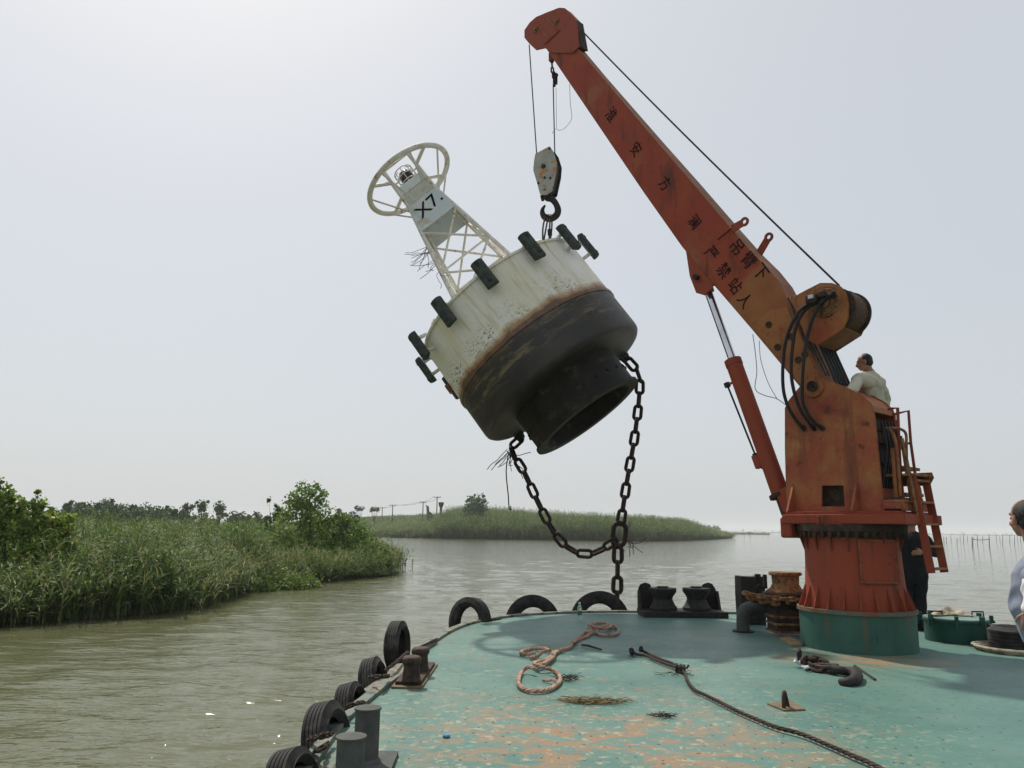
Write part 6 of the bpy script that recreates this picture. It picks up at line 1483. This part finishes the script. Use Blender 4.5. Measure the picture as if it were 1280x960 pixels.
# the tongue of land gets lower towards its tip
h_ *= np.clip(.42 + (-5.5 - X) / 7, .42, 1.0)
PXr = 640 + FPX * X / Y
h_ *= np.where((PXr > 330) & (Y < 48), .46, 1.0) * np.where((PXr > 385) & (Y < 50), .6, 1.0) * np.where((PXr < 92) & (Y < 25), .62, 1.0)
h_ *= 1 + .13 * np.sin(X * .8 + 1) * np.sin(Y * .5) + .07 * np.sin(X * 2.1 + Y * 1.3)
s3 = np.stack([np.ones(len(X)) * 1.0, np.ones(len(X)), h_], -1)
scatter('reed_bed', 'dense green reed bed along the left river bank', 'reeds', np.stack([X, Y, WZ + .1 + .5 * (1 - np.exp(-d / 9))], -1), g.uniform(0, 6.28, len(X)), s3, rm)
X, Y, d = scatter_pts(bankP, 16000, g, 1.0, (-60, -5), (16, 60)); k = d < 1.3; X, Y, d = X[k], Y[k], d[k]; 
s3 = np.stack([np.ones(len(X)), np.ones(len(X)), g.uniform(.6, 1.1, len(X))], -1)
scatter('waterside_grass', 'leaning pale grasses along the foot of the reed bed', 'grass', np.stack([X, Y, np.full(len(X), WZ + .02)], -1), g.uniform(0, 6.28, len(X)), s3, lm_low)
X, Y, d = scatter_pts(bankP, 15000, g, 1.3, (-250, -10), (62, 240)); h_ = g.uniform(.5, .66, len(X)); 
s3 = np.stack([1.8 + Y * .01, 1.8 + Y * .01, h_], -1)
scatter('far_reed_bed', 'reed field stretching back behind the left river bank', 'reeds', np.stack([X, Y, np.full(len(X), WZ + .5)], -1), g.uniform(0, 6.28, len(X)), s3, rm[:3])

# ---- saplings and shrubs on the near bank
D = 44.2; b = G(388, 727, WZ + .1); b = P(388, 724, D); b.z = WZ + .1
tree('poplar_sapling', 'tallest leafy poplar on the reed bank left of centre', 'tree', b, px_blobs(b, D, [(383, 612, 13), (372, 620, 12), (396, 616, 12), (384, 622, 17), (380, 645, 22), (366, 640, 16), (402, 640, 18), (358, 660, 22), (390, 662, 28), (412, 668, 20), (345, 685, 24), (375, 695, 28), (408, 697, 22), (370, 712, 18), (400, 712, 16), (411, 618, 4), (395, 602, 6)]), 7200, .19, 'leaf', .08, seed=3)
b = P(340, 715, 47); b.z = WZ + .1
tree('poplar_sapling', 'thin little poplar just left of the tallest one on the bank', 'tree', b, px_blobs(b, 47, [(337, 628, 5), (345, 636, 6), (340, 648, 8), (330, 662, 12), (335, 680, 15)]), 1000, .19, 'leaf', .05, seed=4)
b = P(445, 716, 44); b.z = WZ + .1
tree('riverside_shrub', 'low dense shrub on the tongue of land right of the tallest poplar', 'shrub', b, px_blobs(b, 44, [(430, 650, 10), (437, 664, 18), (418, 657, 12), (452, 678, 20), (436, 690, 24), (468, 692, 17), (455, 702, 18), (480, 700, 11), (440, 712, 14), (465, 710, 12), (445, 655, 7), (425, 705, 16)]), 7600, .16, 'leaf', .06, seed=5)
b = P(462, 716, 43); b.z = WZ + .05
tree('riverside_shrub', 'low overhanging shrub at the very tip of the reed tongue', 'shrub', b, px_blobs(b, 43, [(470, 700, 12), (482, 706, 8), (455, 706, 12), (440, 710, 12), (425, 712, 12), (408, 712, 12), (470, 712, 8)]), 4200, .13, 'leaf', .04, seed=8)
b = P(300, 722, 40); b.z = WZ + .1
tree('riverside_shrub', 'green shrub hiding in the reeds left of the poplars', 'shrub', b, px_blobs(b, 40, [(300, 664, 13), (318, 662, 12), (285, 676, 15), (310, 685, 20), (328, 690, 16), (290, 700, 14)]), 3600, .14, 'leaf', .05, seed=6)
for i, (bx_, lst, nn, lab, mm_) in enumerate((
    (8, [(4, 612, 13), (-8, 622, 18), (8, 630, 14), (12, 645, 18), (-10, 650, 26), (18, 665, 20), (-4, 690, 30)], 3400, 'broad leaved tree at the far left edge, highest of the three', 'yleaf'),
    (48, [(47, 617, 6), (49, 628, 9), (42, 640, 12), (56, 642, 12), (40, 660, 18), (58, 668, 18), (46, 690, 22)], 3000, 'narrow leaf topped tree between the far left tree and the yellowish bush', 'leaf'),
    (80, [(78, 648, 10), (70, 662, 14), (84, 672, 10), (64, 684, 18), (80, 695, 16), (20, 640, 9), (28, 628, 7)], 3000, 'yellowish broad leaved bush at the left, lowest of the three', 'yleaf'))):
    D = 23.5; b = P(bx_, 760, D); b.z = WZ + .1
    tree('broadleaf_tree', lab, 'tree', b, px_blobs(b, D, lst), nn, .15, mm_, .05, seed=10 + i)
# bright low weed at the waterline
def weed_patch(name, label, cx, cy, rx, rz_, n, seed):
    g = np.random.default_rng(seed); c = G(cx, cy, WZ); V, T = leaf_cloud([(0, 0, 0)], [(rx, rx * .7, rz_)], n, .13, g, 1.5); V[..., 2] = np.abs(V[..., 2]); me = quads_mesh(name, V, T, M['weed']); o = putmesh(name, me); o.location = c; props(o, label, 'water weed', kind='stuff')
weed_patch('water_weed', 'bright yellow green weed patch at the waterline below the tallest poplar', 345, 735, 1.8, .6, 3400, 1)
weed_patch('water_weed', 'small bright weed tuft floating right of the bigger patch', 374, 734, 1.0, .35, 900, 2)
weed_patch('water_weed', 'yellowish floating weed beside the left reeds', 316, 739, 1.0, .4, 900, 3)
# stems standing in the water off the tongue
for i, (x, y, hh) in enumerate(((498, 713, 16), (503, 714, 22), (507, 712, 14), (515, 711, 12), (494, 711, 9))):
    p = G(x, y, WZ); mb = MB(local=True); h_ = hh * p.y / FPX; mb.tube([(0, 0, -.2), (random.uniform(-.05, .05), 0, h_ * .5), (random.uniform(-.1, .1), 0, h_)], .02, 5)
    for k in range(7 if hh > 13 else 2): z = h_ * random.uniform(.3, .95); a = random.uniform(0, 6.28); mb.tube([(0, 0, z), (math.cos(a) * .15, math.sin(a) * .1, z + random.uniform(-.05, .12))], [.03, .012], 4)
    o = mb.build('dead_stem', M['stick']); o.location = p; tag(o, ('short dead stem with small twigs, second of the row off the reed tongue', 'tallest and bushiest dead stem off the reed tongue', 'bare dead stem right of the bushiest one', 'dead stem standing farthest right off the reed tongue', 'shortest dead stem, touching the tip of the reed tongue')[i], 'plant stem', 'dead stems in the water off the reed tongue')

# ---- island
fr = [G(x, y, WZ) for x, y in [(425, 668.5), (455, 670), (500, 672), (560, 673.6), (640, 674.5), (720, 675.6), (800, 676.6), (850, 676), (893, 674)]]
islP = [(p.x, p.y) for p in fr] + [(95, 330), (40, 380), (-60, 420), (-200, 430), (-230, 380), (-120, 270)]
def isl_h(d, X, Y):
    return .3 + 1.0 * (1 - np.exp(-d / 14)) + 3.2 * np.exp(-((X + 22) / 34.) ** 2) * np.clip((d - 6) / 34, 0, 1) + 2.4 * np.exp(-((X + 60) / 30.) ** 2) * np.clip((d - 12) / 40, 0, 1)
land('reed_island', islP, isl_h, M['mud'], 4.0)
g = np.random.default_rng(5)
X, Y, d = scatter_pts(islP, 60000, g, 1.0, (-110, 100), (180, 330)); k = (d < 14) | (g.random(len(X)) < .35); k &= ~((X < -38) & (d < 5)); X, Y, d = X[k], Y[k], d[k]
Z = WZ + isl_h(d, X, Y); h_ = np.where(X < -20, .55 + .5 * np.clip((X + 60) / 60, 0, 1), 1.5) * g.uniform(.6, 1.25, len(X)) * np.clip(.45 + (78 - X) / 40, .45, 1.0) * (.72 + .28 * np.clip(d / 5, 0, 1))
s3 = np.stack([np.full(len(X), 2.0), np.full(len(X), 2.0), h_ * 1.0], -1)
scatter('island_reeds', 'mass of green reeds covering the low island across the water', 'reeds', np.stack([X, Y, Z], -1), g.uniform(0, 6.28, len(X)), s3, rm[:3])
gc = [quads_mesh('ground_leaf_clump', *leaf_cloud([(0, 0, .35)], [(1.6, 1.6, .6)], 260, .32, np.random.default_rng(s), 1.5), M['leaf']) for s in range(2)]
X, Y, d = scatter_pts(islP, 9000, g, 1.0, (-110, 0), (190, 330)); k = (d > 4) & (X < -8); X, Y, d = X[k], Y[k], d[k]
scatter('island_creepers', 'low leafy ground cover on the mound of the island', 'ground cover', np.stack([X, Y, WZ + isl_h(d, X, Y) + .2], -1), g.uniform(0, 6.28, len(X)), np.ones((len(X), 3)) * g.uniform(.8, 1.5, len(X))[:, None], gc)
gw = [quads_mesh('shore_leaf_clump', *leaf_cloud([(0, 0, .1)], [(2.0, 1.6, .35)], 160, .4, np.random.default_rng(s), 2), M['weed']) for s in range(2)]
X, Y, d = scatter_pts(islP, 9000, g, 1.0, (-110, -20), (180, 300)); k = d < 5; X, Y, d = X[k], Y[k], d[k]
scatter('shore_grass', 'strip of bright grass on the island shore at the left', 'grass', np.stack([X, Y, WZ + isl_h(d, X, Y)], -1), g.uniform(0, 6.28, len(X)), np.ones((len(X), 3)), gw)
b = P(595, 668, 206); b.z = WZ + .5
tree('round_tree', 'full round crowned tree standing alone on the island', 'tree', b, px_blobs(b, 206, [(596, 623, 6), (588, 630, 8), (602, 630, 8), (594, 638, 12), (584, 642, 8), (606, 643, 8), (595, 650, 14), (603, 619, 3), (587, 622, 3.5), (590, 656, 10), (603, 656, 9)]), 4600, .66, 'dleaf', .3, seed=21)
for i, (x, y, D, lab) in enumerate(((449, 637, 275, 'left of two small umbrella shaped trees on the island horizon'), (468, 638.5, 262, 'right of two small umbrella shaped trees on the island horizon'))):
    b = P(x, 655, D); b.z = 1.0
    tree('umbrella_tree', lab, 'tree', b, px_blobs(b, D, [(x - 3, y - 1, 3.2), (x + 3, y - 1, 3.2), (x, y - 2.5, 3), (x - 5, y - 2, 2), (x + 5, y - 2, 2)]), 520, .5, 'dleaf', .22, seed=30 + i, limbs=5)
for i, (x, y, r) in enumerate(((617, 646, 2.5), (782, 651, 2), (536, 642, 3))):
    b = P(x, 655, 240); b.z = 1.5
    tree('young_tree', ('little tree top just right of the round island tree', 'tiny bush on the right half of the island', 'small bush on the mound near the power poles')[i], 'tree', b, px_blobs(b, 240, [(x, y, r), (x + 1, y + 3, r * 1.3)]), 240, .6, 'dleaf', .1, seed=50 + i)
# power poles with wires
PW = [(478, 634, 657, 290), (491, 631, 657, 250), (529, 627, 650, 235), (546.5, 620.5, 648, 225)]
poles = []
for i, (x, y0, y1, D) in enumerate(PW):
    tp_ = P(x, y0, D); b = Vector((tp_.x, tp_.y, WZ + .8)); t = thing('power_pole', 'grey power pole with a crossarm on the island mound', 'power pole', b, group='power poles on the island')
    t['label'] = ('leftmost and faintest power pole on the island horizon', 'second power pole from the left, above the low island shore', 'third power pole from the left beside a leaning stump', 'tallest power pole, next to the dark topped post on the mound')[i]
    mb = MB(); mb.tube([b, tp_], [.2, .13], 8); mb.build('pole', M['pole'], t); mb = MB(); mb.box(tp_ - UP * .3, (2.0, .15, .15)); mb.build('crossarm', M['pole'], t)
    for s_ in (-.9, 0, .9): mb = MB(); mb.cyl(tp_ + Vector((s_, 0, -.22)), tp_ + Vector((s_, 0, .05)), .08, n=6); mb.build('insulator', M['pole'], t)
    poles.append(tp_)
wires = thing('power_line', 'thin power wires strung between the island poles', 'power line', poles[0])
for a, b in list(zip(poles, poles[1:])) :
    for s_ in (-.9, .9):
        pts = [(a + Vector((s_, 0, 0))).lerp(b + Vector((s_, 0, 0)), i / 8) - UP * .5 * math.sin(PI * i / 8) for i in range(9)]; mb = MB(); mb.tube(pts, .035, 4); mb.build('wire', M['wire'], wires)
tp_ = P(551.5, 628, 226); b = Vector((tp_.x, tp_.y, 1.2)); t = thing('dark_topped_post', 'thick post with a broad dark top beside the tallest power pole', 'post', b)
mb = MB(); mb.tube([b, tp_ - UP * 1.2], [.3, .4], 8); mb.build('post', M['pole'], t); mb = MB(); mb.lathe([(.35, 0), (.7, .8), (.85, 1.6), (0, 1.7)], 10, Matrix.Translation(tp_ - UP * 1.6)); mb.build('top', M['darkrust'], t)
tp_ = P(531, 630, 234); mb = MB(); mb.tube([Vector((tp_.x, tp_.y, 1.5)) + Vector((1.4, 0, 0)), Vector((tp_.x + .9, tp_.y, tp_.z - .8)), tp_ + Vector((.3, 0, -.4))], [.5, .4, .15], 7); tag(mb.build('leaning_stump', M['pole']), 'dark leaning stump beside the third power pole', 'stump')
# ---- tree line behind the left reed field
g2 = np.random.default_rng(77)
line = [(92, 626, 9), (103, 629, 8), (115, 626, 9), (128, 625, 9), (141, 627, 9), (154, 628, 8), (168, 633, 8), (182, 628, 9), (196, 632, 9), (210, 633, 8), (222, 637, 7)]
labs = ['dark tree at the left end of the far tree line', 'second tree from the left in the far tree line', 'third tree of the far line, with a ragged top', 'high bushy tree in the left third of the far line', 'fifth tree of the far line above the pale reeds', 'spreading tree just left of the dip in the far line', 'lower tree in the dip of the far line', 'broad crown at the middle of the far tree line', 'rounded tree right of the middle of the far line', 'low rounded tree near the right end of the far line', 'smallest bush where the far tree line runs out']
for i, ((x, y, r), lab) in enumerate(zip(line, labs)):
    D = 150 + g2.uniform(-8, 8); b = P(x, 655, D); b.z = WZ + .6
    tree('far_tree', lab, 'tree', b, px_blobs(b, D, [(x + g2.uniform(-3, 3), y + r * .4, r * .6), (x - r * .8, y + r * .9, r * .6), (x + r * .8, y + r * .9, r * .6), (x, y + r * 1.6, r * 1.3), (x - r * 1.0, y + r * 2.1, r * 1.1), (x + r * 1.0, y + r * 2.1, r * 1.1), (x + g2.uniform(-6, 6), y + r * 2.6, r * 1.3)]), 2000, .5, 'dleaf', .2, 'trees of the far line on the left', seed=100 + i)
for i, (x, lab) in enumerate(((234, 'left of three dark flat topped trees on the left horizon'), (252, 'middle and tallest of the three flat topped trees on the left horizon'), (275, 'right one of the three flat topped trees on the left horizon'))):
    D = 170; b = P(x, 655, D); b.z = WZ + .6; y = (632, 628, 629)[i]
    tree('flat_topped_tree', lab, 'tree', b, px_blobs(b, D, [(x, y, 4.5), (x - 6, y + 2, 3.5), (x + 6, y + 2, 3.5), (x - 3, y + 6, 4), (x + 4, y + 7, 4), (x, y + 12, 5)]), 700, .5, 'dleaf', .25, seed=130 + i)
for i, (x, y, r) in enumerate(((290, 640, 8), (306, 642, 8), (322, 643, 8), (262, 645, 8), (242, 645, 8), (425, 640, 7), (440, 641, 6), (350, 640, 6))):
    D = 190; b = P(x, 655, D); b.z = WZ + .6
    tree('far_bush', ('low bush just right of the third flat topped tree on the left horizon', 'second low bush right of the flat topped trees', 'low bush just left of the thin little poplar', 'low bush between the middle and right flat topped trees', 'low bush between the left and middle flat topped trees', 'dark far bush peeping out right of the tip shrub', 'far bush below the left umbrella tree', 'far bush hidden behind the tallest poplar')[i], 'bush', b, px_blobs(b, D, [(x, y + r * .4, r * .8), (x - r * .7, y + r, r * .8), (x + r * .7, y + r, r * .8), (x, y + r * 1.8, r)]), 600, .7, 'dleaf', .15, 'dark bushes low on the left horizon', seed=150 + i)
# ---- far shore, hazy
def far_strip(name, label, x0, x1, D, h0, m='dleaf', n=1500, seed=1, top=None):
    a = P(x0, 660, D); b = P(x1, 660, D); g = np.random.default_rng(seed); k = max(6, int((b.x - a.x) / (h0 * 1.3))); C = [(a.x + (b.x - a.x) * (i + g.uniform(0, .8)) / k, D + g.uniform(-20, 20), WZ + h0 * g.uniform(.3, .7)) for i in range(k)]; R = [(h0 * g.uniform(.7, 1.3), h0, h0 * g.uniform(.45, .8)) for _ in range(k)]
    V, T = leaf_cloud(C, R, n, h0 * .28, g); me = quads_mesh(name, V, T, M[m]); o = putmesh(name, me); props(o, label, 'far trees', kind='stuff')
def flat_land(name, pts, h):
    mb = MB(); mb.prism([Vector((x, y, WZ - .5)) for x, y in pts], (0, 0, h + .5)); o = mb.build(name, M['mud']); o['kind'] = 'structure'
def px_land(name, x0, x1, D, depth, h): a = P(x0, 660, D); b = P(x1, 660, D); flat_land(name, [(a.x, D), (b.x, D), (b.x + depth * .2, D + depth), (a.x - depth * .2, D + depth)], h)
px_land('far_shore', 835, 905, 900, 200, 2.0); px_land('far_shore', 895, 962, 780, 60, 1.4); px_land('far_shore', 500, 1500, 2600, 500, 3); px_land('far_shore', -300, 520, 1500, 400, 3)
far_strip('far_wood', 'hazy wood on the far shore right of the island', 838, 905, 920, 8, n=2200, seed=2)
far_strip('far_wood', 'low spit with bushes on the far water left of the crane', 896, 962, 800, 2.2, n=1500, seed=3)
far_strip('far_wood', 'faint line of trees on the far horizon', 500, 1400, 2650, 9, n=5000, seed=4)
far_strip('far_wood', 'pale far wood behind the left bank', -200, 540, 1550, 12, n=4500, seed=5)
for i, (x, y) in enumerate(((871, 656), (886, 655), (893, 656), (858, 657))):
    D = 860; b = P(x, 662, D); b.z = WZ + 1.5
    tree('distant_tree', ('hazy far tree nearest the island tip but one', 'third hazy far tree right of the island tip', 'fourth hazy far tree right of the island tip', 'hazy far tree closest to the island tip')[i], 'tree', b, px_blobs(b, D, [(x, y + 2.5, 1.3), (x, y + 4, 1.8)]), 120, 1.6, 'dleaf', .4, 'hazy trees on the far shore', seed=170 + i)
# ---- fishing stakes and net frames standing in the water on the right
g3 = np.random.default_rng(9); stake = None
xs = [1060, 1072, 1085, 1096, 1183, 1189, 1196, 1204, 1209, 1216, 1228, 1245, 1253, 1262, 1272, 960, 930, 938, 905, 1180, 1200, 1222, 1236, 1250, 1268, 1276]
for i, x in enumerate(xs):
    row = i % 3; yb = (683, 679, 677)[row] - (8 if x < 970 else 0) + (-1 if x < 1100 else 0); top = yb - (15, 11, 9)[row] * g3.uniform(.7, 1.05)
    if x < 970: yb = 672; top = 665
    b = G(x, yb, WZ); t_ = P(x + g3.uniform(-.7, .7), top, b.y)
    mb = MB(); mb.tube([b - UP * .5, t_], .055 if row == 0 else .07, 6); o = mb.build('fishing_stake', M['pole']); tag(o, ('distant thin fishing stake standing in the water left of the crane' if x < 970 else 'thin fishing stake showing between the crane column and the ladder' if x < 1150 else 'thin fishing stake standing in open water between the ladder and the right man'), 'stake', 'fishing stakes in the open water')
def netframe(x0, x1, yb, yt, lab):
    b0 = G(x0, yb, WZ); b1 = P(x1, yb, b0.y); t0 = P(x0, yt, b0.y); t1 = P(x1, yt, b0.y); t = thing('net_frame', lab, 'net frame', b0)
    for a, b in ((b0, t0), (Vector((b1.x, b1.y, WZ)), t1)): mb = MB(); mb.tube([a - UP * .5, b], .07, 6); mb.build('stake', M['pole'], t)
    mb = MB(); mb.tube([t0 - UP * .4, t0.lerp(t1, .5) - UP * .55, t1 - UP * .4], .06, 6); mb.build('crossbar', M['pole'], t)
netframe(1215, 1236.5, 685, 671.5, 'net frame of two stakes and a crossbar in the water near the right man')
netframe(1105, 1118, 681, 671, 'smaller net frame behind the ladder in the open water')

# ---- haze: one box of thin pale air round the camera and everything
hz = bpy.data.meshes.new('haze'); bm = bmesh.new(); bmesh.ops.create_cube(bm, size=1)
for v_ in bm.verts: v_.co = Vector((v_.co.x * 9000, v_.co.y * 9000, (v_.co.z + .5) * 34.9 - 4.1))
bm.to_mesh(hz); bm.free(); hm = bpy.data.materials.new('thin_haze'); hm.use_nodes = True; t = hm.node_tree; t.nodes.clear()
out = t.nodes.new('ShaderNodeOutputMaterial'); pv_ = t.nodes.new('ShaderNodeVolumePrincipled'); pv_.inputs['Density'].default_value = .00030; pv_.inputs['Color'].default_value = rgb(.93, .96, 1); pv_.inputs['Anisotropy'].default_value = .2
t.links.new(pv_.outputs[0], out.inputs['Volume']); hz.materials.append(hm)
try: hm.cycles.homogeneous_volume = True
except Exception: pass
ho = putmesh('haze', hz); ho['kind'] = 'stuff'; ho['label'] = 'thin pale haze over the whole river'; ho['category'] = 'haze'
